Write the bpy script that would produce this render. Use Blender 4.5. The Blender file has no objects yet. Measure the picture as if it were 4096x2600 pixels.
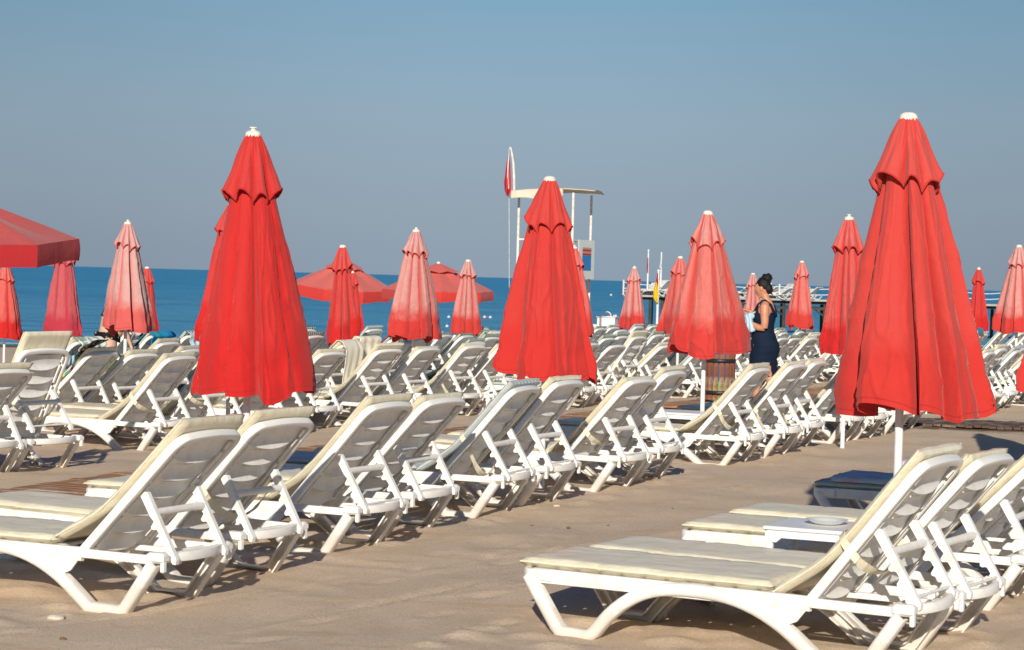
import bpy, math, random
from mathutils import Vector, Matrix, noise
random.seed(7)
R = math.radians
# ------------------------------------------------------------------ camera
scene = bpy.context.scene
FPX, CAMH, ROLL = 8517.0, 1.70, math.atan(.0265)       # focal length in source pixels (4096 wide)
PIT = math.atan(188.5*math.cos(ROLL)/FPX)
right0, up0, fwd = Vector((1, 0, 0)), Vector((0, math.sin(PIT), math.cos(PIT))), Vector((0, math.cos(PIT), -math.sin(PIT)))
cr = right0*math.cos(ROLL) + up0*math.sin(ROLL)
cu = -right0*math.sin(ROLL) + up0*math.cos(ROLL)
cam_d = bpy.data.cameras.new("camera"); cam = bpy.data.objects.new("camera", cam_d)
scene.collection.objects.link(cam)
m3 = Matrix((cr, cu, -fwd)).transposed().to_4x4(); m3.translation = Vector((0, 0, CAMH))
cam.matrix_world = m3
cam_d.sensor_width = 36; cam_d.lens = FPX/4096*36
cam_d.clip_start = .1; cam_d.clip_end = 60000
cam_d.dof.use_dof = True; cam_d.dof.focus_distance = 17; cam_d.dof.aperture_fstop = 9
scene.camera = cam
def at(u, v, Y):
    """source pixel (4096x2600) at forward distance Y -> world point"""
    d = fwd*FPX + cr*(u-2048) - cu*(v-1300)
    return Vector((0, 0, CAMH)) + d*(Y/d.y)
# ------------------------------------------------------------------ world, sun, exposure
SUN_EL, SUN_AZ = R(21.5), R(185.0)
world = bpy.data.worlds.new("World"); scene.world = world; world.use_nodes = True
wn = world.node_tree; wn.nodes.clear()
sky = wn.nodes.new("ShaderNodeTexSky"); sky.sky_type = 'NISHITA'; sky.sun_disc = False
sky.sun_elevation = SUN_EL; sky.sun_rotation = SUN_AZ; sky.altitude = 0
sky.air_density = 1.3; sky.dust_density = 2.2; sky.ozone_density = 2.0
bg = wn.nodes.new("ShaderNodeBackground"); wo = wn.nodes.new("ShaderNodeOutputWorld")
bg.inputs[1].default_value = 0.10
wtc = wn.nodes.new("ShaderNodeTexCoord"); wsp = wn.nodes.new("ShaderNodeSeparateXYZ"); wrp = wn.nodes.new("ShaderNodeValToRGB")
wn.links.new(wtc.outputs['Generated'], wsp.inputs[0]); wn.links.new(wsp.outputs['Z'], wrp.inputs[0])
SKY = [(0, (.262, .335, .418)), (.03, (.275, .352, .435)), (.075, (.262, .372, .475)), (.155, (.158, .342, .500)), (.30, (.065, .17, .34)), (.55, (.025, .075, .19)), (1, (.018, .05, .14))]
for i, (p_, c_) in enumerate(SKY):
    e_ = wrp.color_ramp.elements[i] if i < 2 else wrp.color_ramp.elements.new(p_)
    e_.position = p_; e_.color = tuple(c*.98 for c in c_)+(1,)
wnz = wn.nodes.new("ShaderNodeTexNoise"); wnz.inputs['Scale'].default_value = 2.2; wnz.inputs['Detail'].default_value = 4
wmp = wn.nodes.new("ShaderNodeMapping"); wmp.inputs['Scale'].default_value = (1, 1, 7); wn.links.new(wtc.outputs['Generated'], wmp.inputs[0]); wn.links.new(wmp.outputs[0], wnz.inputs['Vector'])
wms = wn.nodes.new("ShaderNodeMath"); wms.operation = 'MULTIPLY_ADD'; wms.inputs[1].default_value = 1.3; wms.inputs[2].default_value = 9.35; wn.links.new(wnz.outputs[0], wms.inputs[0])
wsc = wn.nodes.new("ShaderNodeVectorMath"); wsc.operation = 'SCALE'; wab = wn.nodes.new("ShaderNodeMath"); wab.operation = 'ABSOLUTE'; wn.links.new(wsp.outputs['X'], wab.inputs[0])
wmr = wn.nodes.new("ShaderNodeMapRange"); wmr.inputs[1].default_value = .02; wmr.inputs[2].default_value = .26; wmr.inputs[3].default_value = 1.03; wmr.inputs[4].default_value = .88; wmr.interpolation_type = 'SMOOTHSTEP'; wn.links.new(wab.outputs[0], wmr.inputs[0])  # lens vignette painted into the sky colour: dimmer towards both sides
wm2 = wn.nodes.new("ShaderNodeMath"); wm2.operation = 'MULTIPLY'; wn.links.new(wms.outputs[0], wm2.inputs[0]); wn.links.new(wmr.outputs[0], wm2.inputs[1]); wn.links.new(wm2.outputs[0], wsc.inputs['Scale'])
wn.links.new(wrp.outputs[0], wsc.inputs[0])
wmx = wn.nodes.new("ShaderNodeMix"); wmx.data_type = 'RGBA'; wmx.inputs[0].default_value = .95     # hand-set sky gradient, dimmed to the sides, over most of the physical sky
wn.links.new(sky.outputs[0], wmx.inputs[6]); wn.links.new(wsc.outputs[0], wmx.inputs[7])
wn.links.new(wmx.outputs[2], bg.inputs[0]); wn.links.new(bg.outputs[0], wo.inputs[0])
sun_d = bpy.data.lights.new("sun", 'SUN'); sun = bpy.data.objects.new("sun", sun_d); scene.collection.objects.link(sun)
sun_d.energy = 4.9; sun_d.angle = R(.6); sun_d.color = (1, .915, .79)
tosun = Vector((math.sin(SUN_AZ)*math.cos(SUN_EL), math.cos(SUN_AZ)*math.cos(SUN_EL), math.sin(SUN_EL)))
sun.rotation_euler = tosun.to_track_quat('Z', 'Y').to_euler(); sun.location = (-3, -20, 12)
scene.view_settings.view_transform = 'Standard'; scene.view_settings.look = 'None'
scene.view_settings.exposure = 0.10; scene.view_settings.gamma = 1; scene.view_settings.use_curve_mapping = False
scene.cycles.max_bounces = 6; scene.cycles.transparent_max_bounces = 6
# ------------------------------------------------------------------ helpers
COL = scene.collection
AX, RW = Vector((.905, -.425, 0)), Vector((.425, .905, 0))   # lounger axis, row direction
YAW0 = -.44
def gz(x, y):
    t = -.59*x + .81*y
    return -.011*min(max(t-16, 0), 29) - .025*max(0, t-45)
class MB:
    def __init__(s): s.v = []; s.f = []
    def add(s, vs, fs):
        o = len(s.v); s.v += [tuple(p) for p in vs]; s.f += [tuple(i+o for i in f) for f in fs]; return s
    def box(s, c, sz, M=None, bev=0):
        x, y, z = [a/2 for a in sz]
        b = min(bev, x*.49, y*.49, z*.49)
        if b <= 0:
            vs = [Vector((i*x, j*y, k*z)) for i in (-1, 1) for j in (-1, 1) for k in (-1, 1)]
            fs = [(0, 1, 3, 2), (4, 6, 7, 5), (0, 4, 5, 1), (2, 3, 7, 6), (0, 2, 6, 4), (1, 5, 7, 3)]
        else:   # chamfered in plan (xy) and height
            vs = []; 
            for zz, ins in ((-z, b), (-z+b, 0), (z-b, 0), (z, b)):
                X, Yy = x-ins, y-ins; cc = b*.7
                vs += [Vector(p) for p in ((-X+cc, -Yy, zz), (X-cc, -Yy, zz), (X, -Yy+cc, zz), (X, Yy-cc, zz), (X-cc, Yy, zz), (-X+cc, Yy, zz), (-X, Yy-cc, zz), (-X, -Yy+cc, zz))]
            fs = [tuple(range(7, -1, -1)), tuple(range(24, 32))]
            for r in range(3):
                for i in range(8):
                    j = (i+1) % 8; fs.append((r*8+i, r*8+j, r*8+8+j, r*8+8+i))
        M = M or Matrix.Identity(4)
        return s.add([M @ (v + Vector(c)) if not isinstance(M, Matrix) or M.is_identity else Vector(c) + (M.to_3x3() @ v) for v in vs], fs)
    def sweep(s, path, prof, side, closed=False, cap=True):
        """rectangular / polygon profile [(a,b)] along path: a along `side`, b along side x tangent"""
        P = [Vector(p) for p in path]; side = Vector(side).normalized(); n = len(P); k = len(prof); vs = []
        for i in range(n):
            if closed: d0 = (P[i]-P[i-1]).normalized(); d1 = (P[(i+1) % n]-P[i]).normalized()
            else:
                d1 = (P[min(i+1, n-1)]-P[min(i, n-2)]).normalized(); d0 = (P[max(i, 1)]-P[max(i-1, 0)]).normalized()
            t = (d0+d1).normalized(); sc = 1/max(.5, t.dot(d1)); N = side.cross(t).normalized()
            for a, b in prof: vs.append(P[i] + side*a + N*b*sc)
        fs = []
        for i in range(n if closed else n-1):
            i2 = (i+1) % n
            for j in range(k):
                j2 = (j+1) % k; fs.append((i*k+j, i*k+j2, i2*k+j2, i2*k+j))
        if cap and not closed: fs += [tuple(range(k-1, -1, -1)), tuple((n-1)*k+j for j in range(k))]
        return s.add(vs, fs)
    def tube(s, path, rad, seg=10, cap=True, closed=False):
        P = [Vector(p) for p in path]; n = len(P)
        rad = rad if isinstance(rad, (list, tuple)) else [rad]*n
        vs = []; up = None
        for i in range(n):
            if closed: t = (P[(i+1) % n]-P[i-1]).normalized()
            else: t = (P[min(i+1, n-1)]-P[max(i-1, 0)]).normalized()
            if up is None: up = Vector((0, 0, 1)) if abs(t.z) < .9 else Vector((1, 0, 0))
            a = t.cross(up).normalized(); up = a.cross(t).normalized()
            for j in range(seg):
                q = 2*math.pi*j/seg; vs.append(P[i] + (a*math.cos(q)+up*math.sin(q))*rad[i])
        fs = []
        for i in range(n if closed else n-1):
            i2 = (i+1) % n
            for j in range(seg):
                j2 = (j+1) % seg; fs.append((i*seg+j, i*seg+j2, i2*seg+j2, i2*seg+j))
        if cap and not closed: fs += [tuple(range(seg-1, -1, -1)), tuple((n-1)*seg+j for j in range(seg))]
        return s.add(vs, fs)
    def grid(s, fn, nu, nv, wrap=False):
        vs = [fn(i/nu, j/nv) for j in range(nv+1) for i in range(nu if wrap else nu+1)]
        w = nu if wrap else nu+1; fs = []
        for j in range(nv):
            for i in range(nu):
                i2 = (i+1) % w if wrap else i+1
                fs.append((j*w+i, j*w+i2, (j+1)*w+i2, (j+1)*w+i))
        return s.add(vs, fs)
    def ball(s, c, r, nu=16, nv=10, M=None):
        r = r if isinstance(r, (list, tuple)) else (r, r, r); c = Vector(c)
        def fn(a, b):
            q = 2*math.pi*a; w = math.pi*(b*.998+.001)
            p = Vector((r[0]*math.cos(q)*math.sin(w), r[1]*math.sin(q)*math.sin(w), -r[2]*math.cos(w)))
            return c + (M.to_3x3() @ p if M else p)
        s.grid(fn, nu, nv, True); n = nu*(nv+1); o = len(s.v)-n
        s.f += [tuple(o+i for i in range(nu-1, -1, -1)), tuple(o+nu*nv+i for i in range(nu))]
        return s
    def mesh(s, name, mat, sharp=35, smooth=True):
        me = bpy.data.meshes.new(name); me.from_pydata(s.v, [], s.f)
        if smooth:
            me.polygons.foreach_set("use_smooth", [True]*len(me.polygons))
            if sharp: me.set_sharp_from_angle(angle=R(sharp))
        for m in (mat if isinstance(mat, (list, tuple)) else [mat]): me.materials.append(m)
        me.update(); return me
def ob(name, me, parent=None, loc=None, rot=None):
    if isinstance(me, tuple): me = me[0].mesh(name, *me[1:])
    o = bpy.data.objects.new(name, me); COL.objects.link(o); o.parent = parent
    if loc is not None: o.location = loc
    if rot is not None: o.rotation_euler = rot
    return o
def thing(name, label, cat, loc, rz=0, group=None):
    o = bpy.data.objects.new(name, None); COL.objects.link(o); o.location = loc; o.rotation_euler = (0, 0, rz)
    o.empty_display_size = .2; tag(o, label, cat, group); return o
def tag(o, label, cat, group=None):
    o['label'] = label; o['category'] = cat
    if group: o['group'] = group
    return o
def rrect(w, h, r=.006, n=2):
    """rounded rectangle profile, width w (side axis), height h"""
    pts = []
    for cx, cy, a0 in ((w/2-r, h/2-r, 0), (-w/2+r, h/2-r, 90), (-w/2+r, -h/2+r, 180), (w/2-r, -h/2+r, 270)):
        for i in range(n+1):
            a = R(a0+90*i/n); pts.append((cx+r*math.cos(a), cy+r*math.sin(a)))
    return pts
# ------------------------------------------------------------------ materials
def newmat(name):
    m = bpy.data.materials.new(name); m.use_nodes = True; nt = m.node_tree
    return m, nt, nt.nodes["Principled BSDF"]
def nd(nt, t, **kw):
    n = nt.nodes.new(t)
    for k, v in kw.items():
        if k.startswith('i_'):
            key = k[2:]; key = int(key) if key.isdigit() else key.replace('_', ' '); n.inputs[key].default_value = v
        else: setattr(n, k, v)
    return n
def mixc(nt, fac, a, b, blend='MIX'):
    n = nt.nodes.new("ShaderNodeMix"); n.data_type = 'RGBA'; n.blend_type = blend
    for sock, val in ((0, fac), (6, a), (7, b)):
        if hasattr(val, 'links') or hasattr(val, 'is_linked'): nt.links.new(val, n.inputs[sock])
        else: n.inputs[sock].default_value = val if sock == 0 else (tuple(val)+(1,) if len(val) == 3 else val)
    return n.outputs[2]
def ramp(nt, src, stops):
    n = nt.nodes.new("ShaderNodeValToRGB"); e = n.color_ramp.elements
    while len(e) > 2: e.remove(e[-1])
    for i, (p, c) in enumerate(stops):
        el = e[i] if i < 2 else e.new(p)
        el.position = p; el.color = (c, c, c, 1) if isinstance(c, (int, float)) else tuple(c)+(1,)
    nt.links.new(src, n.inputs[0]); return n.outputs[0]
def noisetex(nt, scale, detail=3, rough=.55, vec=None, coord='Object', stretch=None):
    tc = nt.nodes.new("ShaderNodeTexCoord"); src = tc.outputs[coord]
    if stretch:
        mp = nd(nt, "ShaderNodeMapping"); mp.inputs['Scale'].default_value = stretch; nt.links.new(src, mp.inputs[0]); src = mp.outputs[0]
    n = nd(nt, "ShaderNodeTexNoise"); n.inputs['Scale'].default_value = scale; n.inputs['Detail'].default_value = detail; n.inputs['Roughness'].default_value = rough
    nt.links.new(src, n.inputs['Vector']); return n.outputs[0]
def bump(nt, bs, height, strength, dist=.01, prev=None):
    b = nd(nt, "ShaderNodeBump"); b.inputs['Strength'].default_value = strength; b.inputs['Distance'].default_value = dist
    nt.links.new(height, b.inputs['Height'])
    if prev is not None: nt.links.new(prev, b.inputs['Normal'])
    nt.links.new(b.outputs[0], bs.inputs['Normal']); return b.outputs[0]
def simple(name, col, rough=.5, var=.12, scale=6, bmp=0, metal=0, spec=.5, col2=None, bscale=60):
    m, nt, bs = newmat(name)
    c2 = col2 or tuple(c*(1-var) for c in col)
    f = ramp(nt, noisetex(nt, scale, 4), [(.35, 0), (.65, 1)])
    nt.links.new(mixc(nt, f, col, c2), bs.inputs['Base Color'])
    bs.inputs['Roughness'].default_value = rough; bs.inputs['Metallic'].default_value = metal; bs.inputs['Specular IOR Level'].default_value = spec
    if bmp: bump(nt, bs, noisetex(nt, bscale, 3), bmp, .004)
    return m
def plastic_mat(sandy=False):
    m, nt, bs = newmat("white_plastic" if not sandy else "white_plastic_sandy_feet")
    oi = nd(nt, "ShaderNodeObjectInfo")
    dirt = ramp(nt, noisetex(nt, 9, 6, .7), [(.48, 0), (.72, 1)])
    c = mixc(nt, dirt, (.84, .83, .80), (.70, .66, .58))
    spk = ramp(nt, noisetex(nt, 70, 3, .6), [(.66, 0), (.76, 1)])
    c = mixc(nt, spk, c, (.55, .50, .42))
    c = mixc(nt, oi.outputs['Random'], c, mixc(nt, .35, c, (.70, .70, .68)))
    if sandy:   # sand and grime dried onto the feet
        tc = nd(nt, "ShaderNodeTexCoord"); sp = nd(nt, "ShaderNodeSeparateXYZ"); nt.links.new(tc.outputs['Object'], sp.inputs[0])
        ad = nd(nt, "ShaderNodeMath", operation='MULTIPLY_ADD'); ad.inputs[1].default_value = -.22; nt.links.new(noisetex(nt, 14, 5, .7), ad.inputs[0]); nt.links.new(sp.outputs['Z'], ad.inputs[2])
        c = mixc(nt, ramp(nt, ad.outputs[0], [(.0, 1), (.03, 0)]), c, mixc(nt, .38, c, (.50, .40, .29)))
    nt.links.new(c, bs.inputs['Base Color'])
    bs.inputs['Roughness'].default_value = .42; bs.inputs['Specular IOR Level'].default_value = .4
    bump(nt, bs, noisetex(nt, 260, 2), .12, .002)
    return m
PLASTIC = plastic_mat(); FOOTP = plastic_mat(True)
def cushion_mat(kind):
    m, nt, bs = newmat(kind+"_cushion")
    n1 = ramp(nt, noisetex(nt, 7, 5, .6), [(.4, 0), (.7, 1)])
    if kind == 'cream':
        c = mixc(nt, n1, (.86, .80, .61), (.76, .69, .50))
        bs.inputs['Roughness'].default_value = .36
        nt.links.new(c, bs.inputs['Base Color'])
    else:
        tc = nd(nt, "ShaderNodeTexCoord"); sp = nd(nt, "ShaderNodeSeparateXYZ"); nt.links.new(tc.outputs['Object'], sp.inputs[0])
        mu = nd(nt, "ShaderNodeMath", operation='MULTIPLY'); mu.inputs[1].default_value = 1/.068; nt.links.new(sp.outputs['Y'], mu.inputs[0])
        fr = nd(nt, "ShaderNodeMath", operation='FRACT'); nt.links.new(mu.outputs[0], fr.inputs[0])
        st = ramp(nt, fr.outputs[0], [(.0, 1), (.42, 1), (.44, 0), (.98, 0)])
        c = mixc(nt, st, (.60, .65, .56), (.035, .11, .07) if kind == 'green' else (.30, .38, .40))
        if kind == 'grey': c = mixc(nt, st, (.62, .66, .66), (.40, .47, .48))
        c = mixc(nt, n1, c, mixc(nt, .25, c, (.35, .40, .33)))
        bs.inputs['Roughness'].default_value = .55
        nt.links.new(c, bs.inputs['Base Color'])
    b1 = bump(nt, bs, noisetex(nt, 5, 5, .7, stretch=(1, 2.6, 1)), .28, .03)
    bump(nt, bs, noisetex(nt, 40, 3), .12, .006, b1)
    return m
CREAM, GREEN, GREYC = cushion_mat('cream'), cushion_mat('green'), cushion_mat('grey')
def canvas_mat():
    m, nt, bs = newmat("red_canvas")
    oi = nd(nt, "ShaderNodeObjectInfo"); uv = nd(nt, "ShaderNodeTexCoord"); sp = nd(nt, "ShaderNodeSeparateXYZ")
    nt.links.new(uv.outputs['UV'], sp.inputs[0])
    # bleached area ends above the hem band, with an uneven edge; the vertex layer marks the creases the sun never reached
    nz = noisetex(nt, 3.2, 4, .6); nz2 = noisetex(nt, 16, 4, .65)
    a = nd(nt, "ShaderNodeMath", operation='MULTIPLY_ADD'); a.inputs[1].default_value = .36; nt.links.new(nz, a.inputs[0]); nt.links.new(sp.outputs['Y'], a.inputs[2])
    edge = ramp(nt, a.outputs[0], [(.0, 1), (.88, 1), (1.0, 0)])
    cre = nd(nt, "ShaderNodeAttribute", attribute_name="crest")
    cr_ = ramp(nt, cre.outputs['Fac'], [(.25, .12), (.75, 1)])
    f = nd(nt, "ShaderNodeMath", operation='MULTIPLY'); nt.links.new(edge, f.inputs[0]); nt.links.new(cr_, f.inputs[1])
    f2 = nd(nt, "ShaderNodeMath", operation='MULTIPLY'); nt.links.new(f.outputs[0], f2.inputs[0]); nt.links.new(oi.outputs['Alpha'], f2.inputs[1])
    blot = ramp(nt, nz2, [(.3, .72), (.7, 1)])
    f3 = nd(nt, "ShaderNodeMath", operation='MULTIPLY'); nt.links.new(f2.outputs[0], f3.inputs[0]); nt.links.new(blot, f3.inputs[1])
    c = mixc(nt, f3.outputs[0], oi.outputs['Color'], mixc(nt, ramp(nt, oi.outputs['Alpha'], [(.6, 0), (1.0, 1)]), (.74, .29, .255), (.62, .40, .375)))
    hem = ramp(nt, sp.outputs['Y'], [(.0, 0), (.978, 0), (.981, 1), (.984, 0)])
    c = mixc(nt, hem, c, (.42, .02, .02))
    nt.links.new(c, bs.inputs['Base Color'])
    bs.inputs['Roughness'].default_value = .85; bs.inputs['Specular IOR Level'].default_value = .2
    bs.inputs['Sheen Weight'].default_value = .15
    b1 = bump(nt, bs, noisetex(nt, 5, 5, .65, stretch=(1.1, 1.1, 1.0)), .40, .03)
    bump(nt, bs, noisetex(nt, 55, 3), .12, .004, b1)
    # thin cloth lets some light through
    tr = nd(nt, "ShaderNodeBsdfTranslucent"); nt.links.new(c, tr.inputs[0]); mx = nd(nt, "ShaderNodeMixShader"); mx.inputs[0].default_value = .18
    nt.links.new(bs.outputs[0], mx.inputs[1]); nt.links.new(tr.outputs[0], mx.inputs[2])
    nt.links.new(mx.outputs[0], nt.nodes["Material Output"].inputs[0])
    return m
CANVAS = canvas_mat()
PAINT = simple("white_painted_metal", (.80, .80, .79), .35, .12, 14, .1)
CAPM = simple("cream_cap_plastic", (.78, .74, .64), .5, .15, 20)
def sand_mat():
    m, nt, bs = newmat("beach_sand")
    big = ramp(nt, noisetex(nt, .45, 5, .6), [(.35, 0), (.65, 1)])
    med = ramp(nt, noisetex(nt, 3.0, 5, .65, stretch=(1, .6, 1)), [(.4, 0), (.62, 1)])
    fine = noisetex(nt, 95, 4, .8)
    c = mixc(nt, big, (.67, .535, .395), (.61, .475, .345))
    c = mixc(nt, med, c, (.69, .55, .41))
    c = mixc(nt, ramp(nt, fine, [(.38, 0), (.52, 1)]), mixc(nt, .55, c, (.30, .21, .14)), c)
    dist_ = ramp(nt, noisetex(nt, 1.5, 6, .72, stretch=(.55, 1.5, 1)), [(.56, 0), (.64, 1)])
    c = mixc(nt, dist_, c, (.58, .41, .27))
    speck = nd(nt, "ShaderNodeTexVoronoi"); speck.inputs['Scale'].default_value = 22
    tc = nd(nt, "ShaderNodeTexCoord"); nt.links.new(tc.outputs['Object'], speck.inputs['Vector'])
    c = mixc(nt, ramp(nt, speck.outputs['Distance'], [(.03, 1), (.06, 0)]), c, (.30, .20, .13))
    # damp sand round the crosswalk and along the waterline
    wet = nd(nt, "ShaderNodeAttribute", attribute_name="wet")
    wn_ = noisetex(nt, 1.6, 5, .7)
    ad = nd(nt, "ShaderNodeMath", operation='MULTIPLY_ADD'); ad.inputs[1].default_value = .9; nt.links.new(wn_, ad.inputs[0]); nt.links.new(wet.outputs['Fac'], ad.inputs[2])
    wf = ramp(nt, ad.outputs[0], [(.78, 0), (1.0, 1)])
    c = mixc(nt, wf, c, (.17, .115, .075))
    nt.links.new(c, bs.inputs['Base Color']); bs.inputs['Roughness'].default_value = .95; bs.inputs['Specular IOR Level'].default_value = .15
    b1 = bump(nt, bs, noisetex(nt, 11, 5, .7), .12, .03)
    b2 = bump(nt, bs, noisetex(nt, 40, 3, .6), .35, .01, b1)
    bump(nt, bs, fine, .6, .006, b2)
    return m
def sea_mat():
    m, nt, bs = newmat("sea_water")
    band = ramp(nt, noisetex(nt, .004, 5, .65, stretch=(.3, 1.6, 1)), [(.42, 0), (.62, 1)])
    c = mixc(nt, band, (.0, .175, .41), (.012, .235, .48))
    mid_ = ramp(nt, noisetex(nt, .03, 6, .75, stretch=(.3, 1, 1)), [(.40, 0), (.66, 1)])
    c = mixc(nt, mid_, c, (.03, .28, .52))
    patch = ramp(nt, noisetex(nt, .35, 5, .75, stretch=(.3, 1, 1)), [(.40, 0), (.68, 1)])
    sh = nd(nt, "ShaderNodeAttribute", attribute_name="shallow")
    c = mixc(nt, sh.outputs['Fac'], c, (.10, .34, .52))
    c = mixc(nt, patch, c, mixc(nt, .6, c, (.17, .44, .62)))
    dk = ramp(nt, noisetex(nt, .8, 4, .7, stretch=(.25, 1, 1)), [(.30, 1), (.48, 0)])
    c = mixc(nt, dk, c, mixc(nt, .6, c, (.0, .09, .22)))
    foam = nd(nt, "ShaderNodeAttribute", attribute_name="foam")
    fz = noisetex(nt, 1.1, 5, .7)
    ad = nd(nt, "ShaderNodeMath", operation='MULTIPLY_ADD'); ad.inputs[1].default_value = .7; nt.links.new(fz, ad.inputs[0]); nt.links.new(foam.outputs['Fac'], ad.inputs[2])
    c = mixc(nt, ramp(nt, ad.outputs[0], [(.85, 0), (1.05, 1)]), c, (.55, .62, .66))
    nt.links.new(c, bs.inputs['Base Color']); bs.inputs['Roughness'].default_value = .4; bs.inputs['IOR'].default_value = 1.33
    bs.inputs['Specular IOR Level'].default_value = .03
    b1 = bump(nt, bs, noisetex(nt, .55, 4, .6, stretch=(.5, 1, 1)), 1.0, .5)
    bump(nt, bs, noisetex(nt, 2.6, 4, .65, stretch=(.5, 1, 1)), 1.0, .14, b1)
    return m
SAND, SEA = sand_mat(), sea_mat()
# ------------------------------------------------------------------ ground and sea
def footdent(x, y):
    h = 0
    n = noise.noise(Vector((x*.9, y*.9, 3)))*.030 + noise.noise(Vector((x*2.0, y*2.0, 9)))*.004 + noise.noise(Vector((x*6, y*6, 5)))*.0010
    al = x*.425+y*.905; pe = x*.905-y*.425
    if any(p0 < pe < p0+2.3 for p0 in (-8.6, -4.5, -13.8)): n += .045*max(0, noise.noise(Vector((x*4.2, y*4.2, 1)))) - .008
    return n
def ground_z(x, y): return gz(x, y) + footdent(x, y)*min(1, max(.25, 1.25-abs(y-13)/60))
def build_ground():
    import numpy as np
    ys = [-40, -20, -8, 0, 4]
    y = 6.5
    while y < 140: ys.append(y); y += max(.026, (y*y)*.00036)
    nx = 640; V = []; wet = []
    for y in ys:
        half = 8 + max(0, y)*.30 if y > 5 else 45
        for i in range(nx+1):
            x = -half + 2*half*i/nx
            z = ground_z(x, y) if y > 5 else 0
            V.append((x, y, z))
            al = x*.425+y*.905; pe = x*.905-y*.425
            w = max(0, 1-abs(al-26.9)/1.9)*min(1, max(0, (pe+8.4)/.8)) if y < 60 else 0
            t = -.59*x+.81*y
            wet.append(max(w, min(1, max(0, (t-54)/4))))
    A = np.array(V); w_ = nx+1; Y = np.array(ys); Z = A[:, 2].reshape(len(ys), w_); X = A[:, 0].reshape(len(ys), w_); YY = A[:, 1].reshape(len(ys), w_)
    rg = random.Random(11); marks = []
    # footprint trails along and across the aisles, and ruts where loungers were dragged
    def trail(p0, a0, n, step=.62):
        x, y = p0; a = a0
        for k in range(n):
            a += rg.uniform(-.12, .12); x += step*math.cos(a); y += step*math.sin(a); sd = .10*(1 if k % 2 else -1)
            marks.append((x-sd*math.sin(a), y+sd*math.cos(a), a+rg.uniform(-.2, .2), rg.uniform(.11, .14), rg.uniform(.04, .055), rg.uniform(.004, .013)))
    for k in range(9):
        pe, al = rg.uniform(-6.4, -4.6), rg.uniform(5, 20); p = AX*pe+RW*al; trail((p.x, p.y), math.atan2(RW.y, RW.x)+rg.choice((0, math.pi))+rg.uniform(-.3, .3), rg.randint(5, 16))
    for k in range(16):
        pe, al = rg.uniform(-12.8, -9.2), rg.uniform(10, 30); p = AX*pe+RW*al; trail((p.x, p.y), math.atan2(RW.y, RW.x)+rg.uniform(-.4, .4), rg.randint(5, 12))
    for k in range(60):
        pe, al = rg.choice((-6.3, -4.4, -2.2, -8.7, -11.2))+rg.uniform(-.6, .6), rg.uniform(6, 26); p = AX*pe+RW*al; marks.append((p.x, p.y, rg.uniform(0, 6.28), rg.uniform(.15, .4), rg.uniform(.07, .14), rg.uniform(.005, .014)))
    for k in range(9):
        pe, al = rg.uniform(-6.3, -4.4), rg.uniform(7, 20); p = AX*pe+RW*al; marks.append((p.x, p.y, math.atan2(RW.y, RW.x)+rg.uniform(-.5, .5), rg.uniform(.5, 1.3), .035, rg.uniform(.010, .018)))
    for mx, my, a, la, lb, d in marks:
        j0, j1 = np.searchsorted(Y, my-la*1.8), np.searchsorted(Y, my+la*1.8)
        if j1 <= j0 or my > 34: continue
        dx, dy = X[j0:j1]-mx, YY[j0:j1]-my
        u = (dx*math.cos(a)+dy*math.sin(a))/la; v = (-dx*math.sin(a)+dy*math.cos(a))/lb; q = u*u+v*v
        Z[j0:j1] += -d*np.exp(-q*1.1) + d*.55*np.exp(-((np.sqrt(q)-1.55)/.35)**2)
    mb = MB(); A[:, 2] = Z.ravel(); mb.v = [tuple(p) for p in A.tolist()]
    for j in range(len(ys)-1):
        for i in range(nx): mb.f.append((j*w_+i, j*w_+i+1, (j+1)*w_+i+1, (j+1)*w_+i))
    me = mb.mesh("sand", SAND, sharp=0)
    at_ = me.attributes.new("wet", 'FLOAT', 'POINT'); at_.data.foreach_set("value", wet)
    o = ob("sand", me); o['kind'] = 'structure'; o['label'] = 'dry beige beach sand with damp patches'
    # sea
    mb = MB(); foam = []; shl = []; T = [44, 52, 56, 58, 59, 60, 60.5, 61, 61.5, 62, 63, 64, 65, 66, 67, 68, 70, 73, 76, 80, 90, 110, 140, 200, 300, 600, 1500, 5000, 15000, 40000]
    A = [-40000, -9000, -2000, -500, -150] + [-60+2*i for i in range(81)] + [200, 500, 2000, 9000, 40000]
    nrm, alo = Vector((-.59, .81, 0)).normalized(), Vector((.81, .59, 0)).normalized()
    for t in T:
        for a in A:
            shl.append(.75*math.exp(-max(0, t-60)/110))
            p = nrm*t + alo*a
            z = -.70 + (.05*noise.noise(Vector((t*.25, a*.08, 0))) if 61 < t < 140 and abs(a) < 110 else 0)
            if 62 <= t <= 66: z += .10*max(0, 1-abs(t-64)/1.6)
            mb.v.append((p.x, p.y, z)); 
            foam.append(max(0, 1-abs(t-61.8)/1.6)*.8 + (.55*max(0, 1-abs(t-66)/1.5)))
    for j in range(len(T)-1):
        for i in range(len(A)-1): mb.f.append((j*len(A)+i, j*len(A)+i+1, (j+1)*len(A)+i+1, (j+1)*len(A)+i))
    me = mb.mesh("sea", SEA, sharp=0)
    at_ = me.attributes.new("foam", 'FLOAT', 'POINT'); at_.data.foreach_set("value", foam)
    at_ = me.attributes.new("shallow", 'FLOAT', 'POINT'); at_.data.foreach_set("value", shl)
    o = ob("sea", me); o['kind'] = 'structure'; o['label'] = 'blue rippled sea reaching the horizon'
build_ground()
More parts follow.
